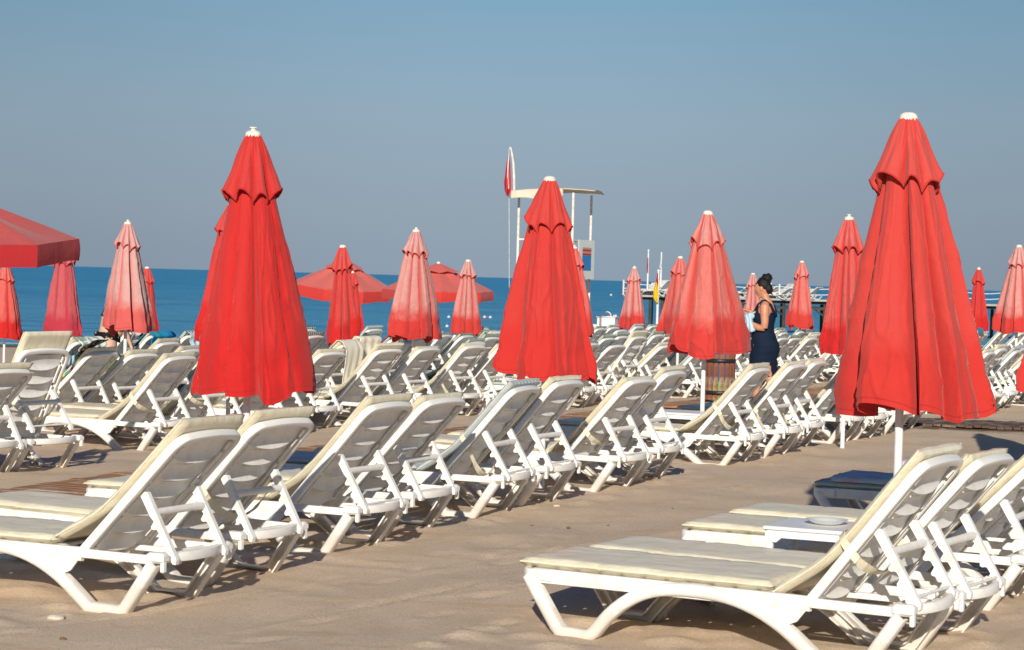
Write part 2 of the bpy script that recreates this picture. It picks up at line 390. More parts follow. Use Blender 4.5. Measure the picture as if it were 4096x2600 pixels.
# ------------------------------------------------------------------ boardwalks
def wood_mat(name, c1, c2):
    m, nt, bs = newmat(name)
    g = noisetex(nt, 3, 5, .6, stretch=(1.2, 14, 1)); 
    c = mixc(nt, ramp(nt, g, [(.35, 0), (.65, 1)]), c1, c2)
    g2 = ramp(nt, noisetex(nt, 2.2, 5, .7), [(.5, 0), (.68, 1)])
    c = mixc(nt, g2, c, (.47, .365, .265))
    nt.links.new(c, bs.inputs['Base Color']); bs.inputs['Roughness'].default_value = .8
    bump(nt, bs, g, .5, .01); return m
WOOD = wood_mat("boardwalk_wood", (.34, .175, .085), (.24, .115, .055))
WOODW = wood_mat("damp_boardwalk_wood", (.13, .075, .05), (.09, .05, .035))
def boardwalk(name, a0, a1, p0, p1, mat, along_rows, label, cat):
    """planks lie across the walking direction; local x along planks"""
    mb = MB(); w = .085; gap = .014
    cx, cy = (a0+a1)/2, (p0+p1)/2
    org = RW*cx + AX*cy
    rz = YAW0+.0
    L0, L1 = (a0, a1) if along_rows else (p0, p1)
    n = int((L1-L0)/(w+gap))
    for i in range(n):
        t = L0 + (i+.5)*(w+gap)
        if along_rows: c = RW*t + AX*(cy+(.85-.074*(t-12) if t < 24 else -.04)); sx, sy = (p1-p0)+random.uniform(-.03, .03), w
        else: c = RW*cx + AX*t; sx, sy = w, (a1-a0)+random.uniform(-.03, .03)
        z = gz(c.x, c.y)+.028+random.uniform(-.004, .004)
        l = c-org
        mb.box((l.dot(AX)+random.uniform(-.01, .01), l.dot(RW), z-gz(org.x, org.y)), (sx, sy, .028), Matrix.Rotation(random.uniform(-.006, .006), 4, 'X'))
    o = ob(name, mb.mesh(name, mat), None, (org.x, org.y, gz(org.x, org.y)), (0, 0, math.atan2(AX.y, AX.x)))
    tag(o, label, cat); return o
boardwalk('boardwalk', 6, 26.2, -10.85, -9.65, WOOD, True, 'long reddish brown plank walkway half covered by sand, running between the rows of loungers', 'boardwalk')
boardwalk('boardwalk', 27.8, 46, -10.95, -9.75, WOOD, True, 'brown plank walkway the woman in the navy dress stands on, beyond the crossing', 'boardwalk')
boardwalk('boardwalk', 26.35, 27.6, -7.9, 8, WOODW, False, 'dark damp plank walkway crossing the wet sand at the right', 'boardwalk')
# ------------------------------------------------------------------ sun lounger
W = .329; ZD = .297; XH, LB, XC, XF, X1 = 1.488, .82, 1.974, 1.768, .218
SY = .232            # support arms
def m_rail(side):
    pass
def lounger_meshes():
    M = {}
    # frame: rails, front beam, rear bow, cross pieces
    f = MB()
    for s in (-1, 1):
        f.sweep([(.06, s*(W-.032), ZD-.035), (1.50, s*(W-.032), ZD-.035)], rrect(.03, .07, .006), (0, 1, 0))
        f.sweep([(1.49, s*(W-.022), ZD-.028), (1.90, s*(W-.022), ZD-.03)], rrect(.026, .045, .006), (0, 1, 0))
        f.add(*plate([(1.22, ZD-.069), (1.48, ZD-.069), (1.44, ZD-.12), (1.36, ZD-.155)], s*(W-.022), .012))
        f.sweep([(.5, s*(W-.04), ZD-.06), (.5, s*.05, ZD-.045)], rrect(.03, .03), (1, 0, 0))
    # front beam: rounded corners
    fp = [(.16, -W+.02), (.05, -W+.02), (.015, -W+.045), (0, -W+.09), (-.008, -.1), (-.008, .1), (0, W-.09), (.015, W-.045), (.05, W-.02), (.16, W-.02)]
    f.sweep([(a, b, ZD-.03) for a, b in fp], rrect(.055, .032, .008), (0, 0, 1))
    for x in (.5, 1.0, 1.45): f.sweep([(x, -W+.035, ZD-.04), (x, W-.035, ZD-.04)], rrect(.04, .03), (0, 0, 1))
    f.sweep([(1.84, -W+.03, ZD-.035), (1.84, W-.03, ZD-.035)], rrect(.03, .022), (0, 0, 1))
    # inner guide rails for the support arms
    for s in (-1, 1): f.sweep([(1.48, s*.16, ZD-.045), (1.99, s*.16, ZD-.045)], rrect(.022, .03), (0, 1, 0))
    # rear bow
    bw = []
    for i in range(17):
        t = -1+2*i/16; bw.append((1.935+.085*(1-abs(t)**2.4), t*(W-.045), ZD-.02))
    f.sweep(bw, rrect(.05, .034, .010), (0, 0, 1))
    f.sweep([(x-.05, y, ZD-.035) for x, y, z in bw[2:-2]], rrect(.014, .05, .003), (0, 0, 1))
    # corner caps with hook
    for s in (-1, 1):
        f.box((1.945, s*(W-.03), ZD-.018), (.105, .07, .052), bev=.016)
        f.box((1.985, s*(W-.022), ZD-.06), (.022, .03, .06), bev=.006)
    M['frame'] = f.mesh('frame', PLASTIC)
    # seat deck slats
    d = MB()
    for i in range(11):
        x = .10+i*.118
        d.box((x, 0, ZD-.012), (.096, 2*W-.09, .012), bev=.004)
    M['seat'] = d.mesh('seat', PLASTIC)
    # side legs
    path = [(.035, .262), (.075, .20), (.195, .025), (.225, -.003), (.375, -.003), (.405, .022)]
    cx, hw, hh = .965, .56, .246
    for i in range(1, 26):
        q = -1+2*i/26
        path.append((cx+hw*q-.05*(1-q*q), .022+hh*(1-abs(q)**2.5)))
    path += [(1.53, .022), (1.56, -.003), (XF-.03, -.003), (XF, .012), (1.93, .252)]
    for s in (-1, 1):
        g = MB(); ins = -s
        pf = [(0, -.030), (ins*.055, -.030), (ins*.055, -.021), (ins*.012, -.021), (ins*.012, .021), (ins*.055, .021), (ins*.055, .030), (0, .030)]
        # small outer rounding
        pf = [(ins*.010, -.031)] + pf[1:7] + [(ins*.010, .031), (0, .026), (-ins*.008, .014), (-ins*.010, 0), (-ins*.008, -.014), (0, -.026)]
        g.sweep([(x, s*W, z) for x, z in path], pf, (0, 1, 0))
        M['leg%d' % s] = g.mesh('leg', FOOTP, 40)
    # backrest in its own frame: x = along the back, z = front normal (hinge at origin)
    b = MB()
    Wb = .285; r = .075; pts = []
    pts.append((0, -Wb)); pts.append((LB-r, -Wb))
    for i in range(1, 6): a = R(90*i/6); pts.append((LB-r+r*math.sin(a), -Wb+r-r*math.cos(a)))
    top = [(LB+.012*(1-(t/5)**2), (Wb-r)*t/5) for t in range(-5, 6)]
    pts += top
    for i in range(5, 0, -1): a = R(90*i/6); pts.append((LB-r+r*math.sin(a), Wb-r+r*math.cos(a)))
    pts += [(LB-r, Wb), (0, Wb)]
    b.sweep([(x, y, 0) for x, y in pts], rrect(.046, .041, .009), (0, 0, 1))
    b.sweep([(.02, -Wb+.02, 0), (.02, Wb-.02, 0)], rrect(.03, .03), (0, 0, 1))
    # inner ribs beside the stiles, broken in three, standing proud of the back
    for s in (-1, 1):
        for x0, x1 in ((.05, .27), (.30, .50), (.53, .70), (.725, .775)):
            b.sweep([(x0, s*.225, -.014), (x1, s*.225, -.014)], rrect(.014, .016, .003), (0, 0, 1))
    M['back_frame'] = b.mesh('backrest', PLASTIC)
    # louvred panels
    p = MB(); edges = [.035, .165, .295, .425, .555, .685, .80]
    for k in range(6):
        x0, x1 = edges[k], edges[k+1]
        def fn(u, v, x0=x0, x1=x1):
            y = (u*2-1)*.238; c = 1-(abs(y)/.238)**2.2
            x = x0+.008 + (x1-x0-.016)*v - .026*c*(1-v)
            z = .008 - (.038*c+.004)*(1-v)**5.0 - .004*c
            return (x, y, z)
        p.grid(fn, 14, 14)
        def fl(u, v, x0=x0):      # folded lower lip
            y = (u*2-1)*.238; c = 1-(abs(y)/.238)**2.2
            x = x0+.008 - .026*c; z = .008 - (.038*c+.004) - .004*c
            return (x + .003*v, y, z + (.038*c+.010)*v)
        p.grid(fl, 14, 2)
        if k: p.sweep([(x0-.045-.010*(1-(abs(t)/.12)**2), t, -.012) for t in (-.12, -.06, 0, .06, .12)], rrect(.006, .006, .001, 1), (0, 0, 1))
    M['panel'] = p.mesh('panel', PLASTIC, 30)
    # support arm: origin at pivot, runs along +x, teeth on -z side
    for s in (-1, 1):
        a = MB(); L = .392; 
        out = [(0, .021), (L-.02, .017), (L, .0), (L-.01, -.014)]
        teeth = []
        for tx in (.330, .250, .170):
            teeth += [(tx+.024, -.015), (tx+.017, -.022), (tx+.012, -.036), (tx+.002, -.043), (tx-.009, -.038), (tx-.015, -.026), (tx-.024, -.013)]
        out += teeth + [(.115, -.021), (0, -.023), (-.014, 0)]
        out = [(x, z) for x, z in out]
        a.add(*plate(out, 0, .030))
        M['arm%d' % s] = a.mesh('support_arm', PLASTIC, 30)
    c = MB(); c.tube([(.105, -SY, 0), (.105, SY, 0)], .020, 12); c.tube([(.335, -SY, .008), (.335, SY, .008)], .008, 8)
    M['bar'] = c.mesh('crossbar', PLASTIC)
    return M
def plate(poly, y, th):
    """extruded polygon in the xz plane, ear-clipped by bpy's n-gon handling"""
    n = len(poly); vs = [(x, y-th/2, z) for x, z in poly] + [(x, y+th/2, z) for x, z in poly]
    fs = [tuple(range(n)), tuple(range(2*n-1, n-1, -1))] + [(i, i+n, (i+1) % n+n, (i+1) % n) for i in range(n)]
    return vs, fs
LM = lounger_meshes()
def pad(L, Wd, T, seed, crown=.010, nx=54, ny=22, curve=None, wr=.0035):
    """soft cushion along x 0..L, width Wd, thickness T; curve(x)->(x,z) bends it"""
    mb = MB()
    def edge(u):
        d = min(u, 1-u); return d
    def surf(sign):
        def fn(u, v):
            x = u*L; y = (v-.5)*Wd
            ex = min(x, L-x); ey = Wd/2-abs(y)
            e = min(1, max(0, min(ex, ey)/.03)); rr = math.sqrt(max(0, 1-(1-e)**2))
            z = T/2 + sign*(T/2)*rr
            if sign > 0:
                z += crown*min(1, ey/.12)*min(1, ex/.1)
                w = noise.noise(Vector((x*5+seed, y*9, seed)))*wr*1.4 + noise.noise(Vector((x*13+seed, y*30, seed*2)))*wr*.6
                # puckers near seams
                w += (math.sin(x*52+seed+3*noise.noise(Vector((x*6, y*3, seed))))*.0010)*max(0, 1-ey/.07)
                z += w*min(1, min(ex, ey)/.02+.2)
                for xs in (L*.33, L*.66): z -= .0035*math.exp(-((x-xs)/.010)**2)
            bx = x; off = .004*noise.noise(Vector((x*9, sign, seed)))
            yy = y + off*(1 if y > 0 else -1)*min(1, abs(y)*6)
            if curve:
                px, pz, nx_, nz_ = curve(bx); return (px+nx_*z, yy, pz+nz_*z)
            return (bx, yy, z)
        return fn
    mb.grid(surf(1), nx, ny); mb.grid(surf(-1), nx, ny)
    # piping along both long edges
    for s in (-1, 1):
        pp = []
        for i in range(nx+1):
            x = .01+(L-.02)*i/nx; z = T*.62
            if curve:
                px, pz, nx_, nz_ = curve(x); pp.append((px+nx_*z, s*(Wd/2+.001), pz+nz_*z))
            else: pp.append((x, s*(Wd/2+.001), z))
        mb.tube(pp, .0042, 6)
    return mb
def back_curve(x):
    """path of the back cushion in the backrest frame: from the fold, up the back, slightly over its top"""
    pts = BC; i = 0; d = 0
    for i in range(len(pts)-1):
        seg = math.dist(pts[i], pts[i+1])
        if d+seg >= x or i == len(pts)-2:
            t = min(1.2, (x-d)/seg); break
        d += seg
    a, b = Vector(pts[i]), Vector(pts[i+1]); p = a.lerp(b, t); tg = (b-a).normalized()
    return p.x, p.y, -tg.y, tg.x
_raw = [(-.115, .135), (-.06, .118), (0, .098), (.08, .070), (.18, .045), (.30, .032), (.45, .028), (.60, .028), (.75, .028), (.86, .026)]
BC = []
for i in range(len(_raw)-1):
    for k in range(4):
        BC.append(tuple(Vector(_raw[i]).lerp(Vector(_raw[i+1]), k/4)))
BC.append(_raw[-1])
for _ in range(3): BC = [BC[0]]+[((BC[i-1][0]+2*BC[i][0]+BC[i+1][0])/4, (BC[i-1][1]+2*BC[i][1]+BC[i+1][1])/4) for i in range(1, len(BC)-1)]+[BC[-1]]
CUSH = {}
for kind, mat in (('cream', CREAM), ('green', GREEN), ('grey', GREYC)):
    for var in range(3):
        sc = pad(1.33, .60, .044, var*3.1+1, crown=.006).mesh('seat_cushion', mat, 50)
        bc = pad(.985+.01*var, .585, .046, var*5.3+2, curve=back_curve).mesh('back_cushion', mat, 50)
        CUSH[kind, var] = (sc, bc)
def strap_mesh(var):
    mb = MB(); random.seed(var+50)
    n = 26; sag = (.13, .20, .07)[var]
    pa = []
    for i in range(n+1):
        t = i/n; y = -.30+.60*t
        dn = sag*math.sin(math.pi*t)**.8
        pa.append(Vector((.30-.75*dn, y, -.045-.55*dn-.03*math.sin(math.pi*t))))
    def fn(u, v):
        i = min(n, int(u*n+.5)); p = pa[i]; tw = .5*math.sin(u*7+var)
        w = (v-.5)*.042
        return (p.x+w*math.cos(tw), p.y, p.z+w*math.sin(tw)+.002*math.sin(u*40))
    mb.grid(fn, n, 3)
    def fn2(u, v): x, y, z = fn(u, v); return (x-.003, y, z-.003)
    mb.grid(fn2, n, 3)
    # side runs from the cushion edge round the stile
    for s in (-1, 1):
        mb.sweep([(.30, s*.302, -.05), (.31, s*.308, .0), (.32, s*.300, .06), (.33, s*.26, .092), (.335, 0, .099)], [(-.02, -.0015), (.02, -.0015), (.02, .0015), (-.02, .0015)], (1, 0, 0))
    return mb.mesh('strap', CREAM, 60)
STRAPS = [strap_mesh(i) for i in range(3)]
protos = {}
def copy_tree(o, parent=None):
    c = o.copy(); COL.objects.link(c)
    if parent is not None: c.parent = parent
    for ch in list(o.children): copy_tree(ch, c)
    return c
LOUNGERS = []
def lounger(x, y, yaw, th, kind, cushion='cream', var=0, strap=None, row='A', note='', z=None, drop=0):
    root = bpy.data.objects.new('sun_lounger', None); COL.objects.link(root); root.empty_display_size = .2
    root.location = (x, y, (gz(x, y) if z is None else z)-.004); root.rotation_euler = (random.uniform(-.006, .006), random.uniform(-.006, .006), yaw)
    root['category'] = 'sun lounger'
    for nm, me in (('frame', 'frame'), ('seat', 'seat'), ('leg', 'leg-1'), ('leg', 'leg1')): ob(nm, LM[me], root)
    bk = ob('backrest', LM['back_frame'], root, (XH, 0, ZD-.027), (0, -th, 0))
    ob('panel', LM['panel'], bk)
    sp = .455
    pv = Vector((XH+sp*math.cos(th)+.03*math.sin(th), ZD-.027+sp*math.sin(th)-.03*math.cos(th)))
    bp = Vector((1.985, ZD+.0)); d = bp-pv; ang = math.atan2(d.y, d.x)
    for s in (-1, 1): ob('support_arm', LM['arm%d' % s], root, (pv.x, s*SY, pv.y), (0, -ang, 0))
    ob('crossbar', LM['bar'], root, (pv.x, 0, pv.y), (0, -ang, 0))
    if cushion:
        sc, bc = CUSH[cushion, var]
        ob('seat_cushion', sc, root, (-.02+random.uniform(-.02, .02), random.uniform(-.02, .02), ZD-.004), (0, 0, random.uniform(-.02, .02)))
        bco = ob('back_cushion', bc, bk, (random.uniform(-.02, .03)+{'B1': .12, 'A2': .03, 'B13': .07, 'B7': .04, 'A1': .02}.get(note, 0), random.uniform(-.012, .012), 0))
        if strap is not None: ob('strap', STRAPS[strap], bco)
    LOUNGERS.append((row, x*RW.x+y*RW.y, root, cushion, strap, note, th))
    return root
# fitted positions: x, y, yaw, back angle
FIT = {
'A1': (-3.381, 11.55, -.415, .82), 'A2': (-3.036, 12.689, -.494, .83), 'A3': (-2.567, 13.825, -.432, .853), 'A4': (-2.256, 14.901, -.459, .827),
'A5': (-1.775, 16.025, -.368, .86), 'A6': (-1.388, 16.856, -.433, .876), 'A7': (-.737, 18.2, -.477, .848), 'A8': (-.434, 18.931, -.413, .889),
'A9': (.509, 20.907, -.413, .869), 'A10': (1.023, 21.906, -.442, .873), 'A11': (1.357, 22.855, -.408, .886), 'A12': (2.041, 24.314, -.437, .87),
'A13': (2.42, 25.05, -.44, .87), 'A14': (2.9, 26.0, -.43, .85), 'A15': (3.2, 26.75, -.45, .87),
'R1': (.238, 10.637, -.523, .906), 'R2': (.583, 11.207, -.533, .87), 'R3': (1.135, 12.405, -.47, .80), 'R4': (1.50, 13.12, -.47, .84), 'R5': (2.276, 15.179, -.45, .78), 'R6': (3.1, 16.6, -.45, .8),
'B0': (-5.827, 17.904, -.484, .787), 'B1': (-5.484, 18.714, -.527, 1.12), 'B3': (-5.028, 21.115, -.382, .855), 'B4': (-4.588, 21.95, -.44, .87), 'B5': (-4.15, 23.2, -.36, .86),
'B6': (-3.807, 24.45, -.46, .833), 'B7': (-3.20, 25.75, -.50, .84), 'B8': (-2.83, 26.50, -.439, .826), 'B9': (-2.238, 27.816, -.50, .844), 'B10': (-1.90, 28.5, -.422, .86),
'B11': (-.75, 30.3, -.38, .86), 'B12': (-.331, 31.248, -.465, .789), 'B13': (.163, 32.395, -.456, 1.0), 'B14': (.50, 33.1, -.471, .766), 'B15': (1.262, 34.38, -.45, .80), 'B16': (1.62, 35.1, -.45, .82),
'B17': (2.965, 38.301, -.46, .858), 'B18': (3.251, 39.0, -.448, .862),
'C1': (-6.279, 23.639, -.397, .781), 'C2': (-5.98, 24.40, -.419, .73), 'C4': (-5.652, 25.3, -.33, .744), 'C5': (-4.02, 28.491, -.37, .821), 'C6': (-3.70, 29.285, -.48, .88),
'C7': (-3.38, 30.1, -.35, .79), 'C8': (-2.409, 32.03, -.394, .778), 'C9': (-.225, 36.675, -.435, .808), 'C10': (.06, 37.4, -.431, .839), 'C11': (.785, 38.86, -.417, .879),
'D1': (-6.43, 28.447, -.33, .748), 'D2': (-4.782, 31.965, -.36, .834), 'D3': (-4.05, 33.5, -.35, .844), 'D4': (-3.72, 34.25, -.38, .762), 'D5': (-2.994, 35.757, -.36, .833), 'D6': (-2.68, 36.45, -.36, .775),
'D7': (4.537, 51.747, -.437, .786),
'Q1': (4.846, 30.543, -.443, .856), 'Q2': (5.218, 31.3, -.456, .893), 'Q3': (6.0, 33.6, -.40, .86), 'Q4': (6.567, 35.128, -.386, .80),
}
green = {'B11', 'B16', 'B17', 'B18', 'C8', 'C9', 'C10', 'C11', 'D3', 'D4', 'D5', 'D6', 'D7', 'C7', 'D2', 'R5', 'B15'}
grey = {'A5', 'A15', 'Q3'}
straps = {'A2': 0, 'A5': 1, 'A7': 2, 'A9': 0, 'A10': 1, 'R1': 2, 'B0': 0, 'B1': 1, 'B3': 2, 'B4': 2, 'B9': 1, 'B10': 0, 'B13': 1, 'B14': 1, 'C2': 0, 'B6': 0, 'A11': 1, 'Q4': 0}
NOC = {'B12'}
for k, (x, y, yaw, th) in FIT.items():
    cu_ = 'green' if k in green else 'grey' if k in grey else None if k in NOC else 'cream'
    lounger(x, y, yaw, th, k, cu_, random.randrange(3), straps.get(k), row=k[0], note=k)
# fillers continuing the rows where the photo shows only a thicket of arms and legs
def fill(row, perp, a0, a1, skip=()):
    a = a0
    used = [l[1] for l in LOUNGERS if l[0] == row]
    pairn = 0
    while a < a1:
        if all(abs(a-u) > .74 for u in used) and not any(s0 < a < s1 for s0, s1 in skip):
            p = AX*(perp+random.uniform(-.1, .1)) + RW*a
            lounger(p.x, p.y, YAW0+random.uniform(-.04, .04), random.choice((random.uniform(.78, .9), random.uniform(.62, 1.0))), None, random.choice(['green', 'green', 'green', 'cream', 'grey', None]), random.randrange(3), None, row=row)
            used.append(a); pairn += 1
            a += .80 if pairn % 2 else 1.45
        else: a += .2
fill('B', -13.6, 33.2, 60, skip=((34.2, 35.0), (38.8, 39.6)))
fill('C', -15.85, 21.5, 56, skip=((22.0, 23.5), (45, 46)))
fill('D', -18.0, 27.6, 54, skip=((37.5, 39),))
fill('E', -20.15, 27.5, 52, skip=((33, 34.2),))
fill('Q', -8.65, 31.6, 44, skip=((32, 32.6),))
ROWN = {'A': 'the row beside the open sand', 'R': 'the front right row', 'B': 'the row behind the plank walkway', 'C': 'the third row back', 'D': 'the fourth row back',
        'E': 'the last row before water', 'Q': 'the row past the damp crossing'}
ORD = ['first', 'second', 'third', 'fourth', 'fifth', 'sixth', 'seventh', 'eighth', 'ninth', 'tenth', 'eleventh', 'twelfth', 'thirteenth', 'fourteenth', 'fifteenth', 'sixteenth', 'seventeenth', 'eighteenth', 'nineteenth', 'twentieth']
def ordn(i):
    if i < 20: return ORD[i]
    t = {2: 'twenty', 3: 'thirty', 4: 'forty'}[(i+1)//10]; r = (i+1) % 10
    return {2: 'twentieth', 3: 'thirtieth', 4: 'fortieth'}[(i+1)//10] if r == 0 else t+'-'+ORD[r-1]
def label_loungers():
    for row in ROWN:
        ls = sorted([l for l in LOUNGERS if l[0] == row], key=lambda l: l[1])
        for i, (rw, a, root, cu_, st, note, th) in enumerate(ls):
            c = {'cream': 'cream cushion', 'green': 'green striped cushion', 'grey': 'pale grey cushion', None: 'without a cushion'}[cu_]
            root['label'] = '%s lounger from the near end of %s, %s' % (ordn(i), ROWN[row], c)
            root['group'] = 'white sun loungers set out in rows on the sand'
# ------------------------------------------------------------------ parasols
def parasol_closed(u, v, vh, wf, label, red=(.62, .022, .02), fade=.1, seed=0, lobes=8, polebot=None, asym=0, L=1.45, shift=.015):
    """u,v = top of cap, vh = mean hem (displayed px at 2408 wide)"""
    k = 4096/2408; u *= k; v *= k; vh *= k
    Y = FPX*L/(vh-v)
    top = at(u, v, Y); g = gz(top.x, top.y)
    H = top.z-g; rnd = random.Random(seed*17+3)
    RZ = rnd.uniform(0, 6.28)
    root = thing('beach_parasol', label, 'parasol', (top.x, top.y, g), RZ, 'closed red parasols standing among the loungers')
    ph = [2*math.pi*(i+rnd.uniform(-.34, .34))/lobes for i in range(lobes)]; amp = [rnd.uniform(.80, 1.12) for _ in ph]; lean = [rnd.choice((-1, 1))*rnd.uniform(.35, 1.0) for _ in ph]; cd = [rnd.choice((.25, .5, 1.0, 1.3, 1.5)) for _ in ph]
    dh = [rnd.uniform(-.11, .07) for _ in ph]
    ph.sort()
    def lobe(phi):
        phi %= 2*math.pi
        for i in range(lobes):
            a = ph[i]; b = ph[(i+1) % lobes] + (2*math.pi if i == lobes-1 else 0)
            p2 = phi if phi >= ph[0] else phi+2*math.pi
            if a <= p2 < b:
                t = (p2-a)/(b-a); return i, t
        return 0, 0
    zt = H-.05; Rh = wf*L
    def lobeval(i, t):
        c = .5+.28*lean[i]; tt = t/(2*c) if t < c else .5+(t-c)/(2*(1-c))
        return max(0, math.sin(math.pi*tt))**.55
    ex = rnd.uniform(.0, 6.28)
    def skirt(uu, vv):
        phi = 2*math.pi*uu; t = vv
        i, lt = lobe(phi); lv = lobeval(i, lt)
        base = .050 + (Rh-.050)*(t**.84)
        am = (amp[i]*math.sin(math.pi*lt)+amp[(i+1) % lobes]*0+ (1-math.sin(math.pi*lt)))
        cw = cd[i]*(1-lt)+cd[(i+1) % lobes]*lt; crease = (.14+.36*min(1, t*1.4))*cw
        r = base*(1-min(.52, crease)*(1-lv))*(1+(am-1)*min(1, t*1.3))
        r *= 1+asym*math.cos(phi-ex)*t
        # secondary folds
        r += base*(.045*noise.noise(Vector((math.cos(phi)*3.2+seed, math.sin(phi)*3.2, t*1.1))) + .012*noise.noise(Vector((math.cos(phi)*9+seed, math.sin(phi)*9, t*1.6+5)))*min(1, t*2))
        rg = noise.noise(Vector((math.cos(phi)*5+seed*3, math.sin(phi)*5, t*4.5))); r += base*.035*max(0, 1-abs(rg)*7)*min(1, t*3)
        sg = noise.noise(Vector((math.cos(phi)*2.2-seed, math.sin(phi)*2.2, t*2.2+seed))); r += .022*sg*min(1, t*2)
        # gather above the hem where rib tips push out
        r += .020*math.exp(-((t-.88)/.05)**2)*lv*math.sin(seed+i*2.1)
        if t > .93: r -= (t-.93)*.28*lv
        r = max(r, .048+.95*abs(shift)*t**1.3)
        z = zt-.012 - t*(L-.04 + .035*lv - .02 + dh[i]*math.sin(math.pi*lt) + .02*noise.noise(Vector((math.cos(phi)*2, math.sin(phi)*2, seed+.5))))
        sxw = shift*t**1.3; tw = phi + (.26*t)*lean[i]*math.sin(math.pi*lt)**2*1.3 + .07*noise.noise(Vector((t*2.2, math.cos(phi)*1.5, seed+math.sin(phi)*1.5)))*t
        return (r*math.cos(tw)+sxw*math.cos(RZ), r*math.sin(tw)-sxw*math.sin(RZ), z)
    def make(fn, nu, nv, name, v0=0, v1=1):
        mb = MB(); mb.grid(fn, nu, nv, True); me = mb.mesh(name, CANVAS, sharp=0)
        uvl = me.uv_layers.new(name="UVMap"); cr_ = me.attributes.new("crest", 'FLOAT', 'POINT'); vals = []
        for j in range(nv+1):
            for i in range(nu):
                li, lt = lobe(2*math.pi*i/nu); vals.append(lobeval(li, lt))
        cr_.data.foreach_set("value", vals)
        co = []
        for poly in me.polygons:
            for vi in poly.vertices: co += [(vi % nu)/nu, v0+(v1-v0)*(vi//nu)/nv]
        uvl.data.foreach_set("uv", co); return me
    big = (vh-v) > 500
    nu, nv = (240, 84) if big else (144, 48)
    sk = ob('canopy', make(skirt, nu, nv, 'canopy'), root); sk.color = red+(fade,)
    def flap(uu, vv):
        phi = 2*math.pi*uu; t = vv; i, lt = lobe(phi); lv = lobeval(i, lt)
        Rf = .114*L*(.75+.25*wf/.25)
        base = .046 + (Rf-.046)*(t**.9)
        r = base*(1-.20*(1-lv)*min(1, t*1.5))
        r *= 1+.05*lv*max(0, t-.55)/.45*(.6+.4*amp[i])
        r += .012*noise.noise(Vector((math.cos(phi)*6+seed, math.sin(phi)*6, t*2)))
        z = zt - t*(.262*L - .085*lv**1.3 + .5*dh[i])
        return (r*math.cos(phi), r*math.sin(phi), z)
    fl = ob('vent_flap', make(flap, nu, 24, 'vent_flap', 0, .6), root); fl.color = red+(min(1, fade*1.25+.05),)
    # rolled hem of the flap
    hm = MB(); hm.tube([flap(i/96, 1) for i in range(96)], .006, 6, closed=True)
    me = hm.mesh('hem', CANVAS, 0); me.uv_layers.new(name="UVMap"); h = ob('hem', me, fl); h.color = red+(fade*.6,)
    cap = MB(); cz = H-.05
    prof = [(.050, -.012), (.052, .0), (.050, .014), (.036, .026), (.016, .030), (.014, .040), (.026, .044), (.024, .050), (.0, .051)]
    if seed % 3: prof = [(.050, -.012), (.052, .004), (.044, .022), (.028, .032), (.0, .034)]
    cap.grid(lambda a, b: (prof[int(b*(len(prof)-1)+.5)][0]*math.cos(2*math.pi*a), prof[int(b*(len(prof)-1)+.5)][0]*math.sin(2*math.pi*a), cz+prof[int(b*(len(prof)-1)+.5)][1]), 24, len(prof)-1, True)
    ob('cap', cap.mesh('cap', CAPM), root)
    pl = MB(); pl.tube([(0, 0, -.35), (0, 0, H-.1)], .0235, 16); ob('pole', pl.mesh('pole', PAINT), root)
    rb = MB()
    for i in range(lobes):
        a = ph[i]; q = a+math.pi/lobes
        rb.tube([(.03*math.cos(q), .03*math.sin(q), H-.1), (.036*math.cos(q), .036*math.sin(q), zt-L+.12)], .006, 6)
    ob('ribs', rb.mesh('ribs', PAINT), root)
    return root
VIV, MID, DPK = (.57, .020, .019), (.59, .048, .040), (.55, .03, .08)
P_ = parasol_closed
P_(596, 299, 916, .222, 'huge vivid red closed parasol with a tiered cream cap, large at left of centre', VIV, .05, 3, L=1.66, shift=.05)
P_(548, 470, 800, .31, 'red closed parasol peeking out behind the left edge of the huge left one', VIV, .12, 4)
P_(1293, 409, 880, .275, 'large bright red closed parasol in the middle, in front of the lifeguard tower', (.58, .034, .028), .06, 5, L=1.62, shift=.06)
P_(1351, 576, 785, .27, 'narrow red closed parasol mostly hidden behind the right edge of the middle one', MID, .4, 6)
P_(1665, 491, 826, .305, 'sun bleached coral closed parasol above the wooden litter bin', MID, .62, 7)
P_(1600, 600, 787, .27, 'coral red closed parasol just left of the bleached one above the bin', MID, .5, 8)
P_(1492, 625, 771, .265, 'small coral closed parasol in front of the left end of the pier', MID, .85, 9)
P_(1771, 640, 776, .24, 'pale coral closed parasol right behind the woman in the navy dress', MID, .9, 10)
P_(1886, 611, 768, .235, 'coral closed parasol with an open lower hem, right of the woman', MID, .6, 11)
P_(1997, 504, 828, .225, 'deep red closed parasol beside the left edge of the biggest right parasol', VIV, .35, 12)
P_(2137, 257, 970, .262, 'biggest closed parasol, faded red, at the right of the picture', (.59, .040, .032), .10, 14, L=1.67, shift=.12)
P_(2302, 628, 771, .175, 'slim bright red closed parasol right of the biggest one', VIV, .12, 15)
P_(2397, 573, 780, .27, 'pink bleached closed parasol near the right edge of the picture', MID, .85, 16)
P_(2505, 560, 925, .31, 'red closed parasol cut off by the right edge of the picture', MID, .3, 17)
P_(301, 517, 776, .262, 'palest closed parasol, washed out pink, at the left in front of the bather', (.64, .12, .11), 1.0, 18)
P_(346, 625, 779, .24, 'small bright red closed parasol behind the right side of the washed out pink one', VIV, .2, 19)
P_(153, 560, 797, .235, 'raspberry pink closed parasol under the edge of the open one at left', (.46, .040, .065), .30, 20)
P_(14, 615, 793, .28, 'red closed parasol at the very left edge of the picture', VIV, .45, 21)
P_(806, 573, 804, .185, 'narrow scarlet closed parasol standing before the left open parasol on the shore', VIV, .2, 22)
P_(829, 636, 777, .21, 'thin red closed parasol almost hidden behind the narrow scarlet one', VIV, .15, 23)
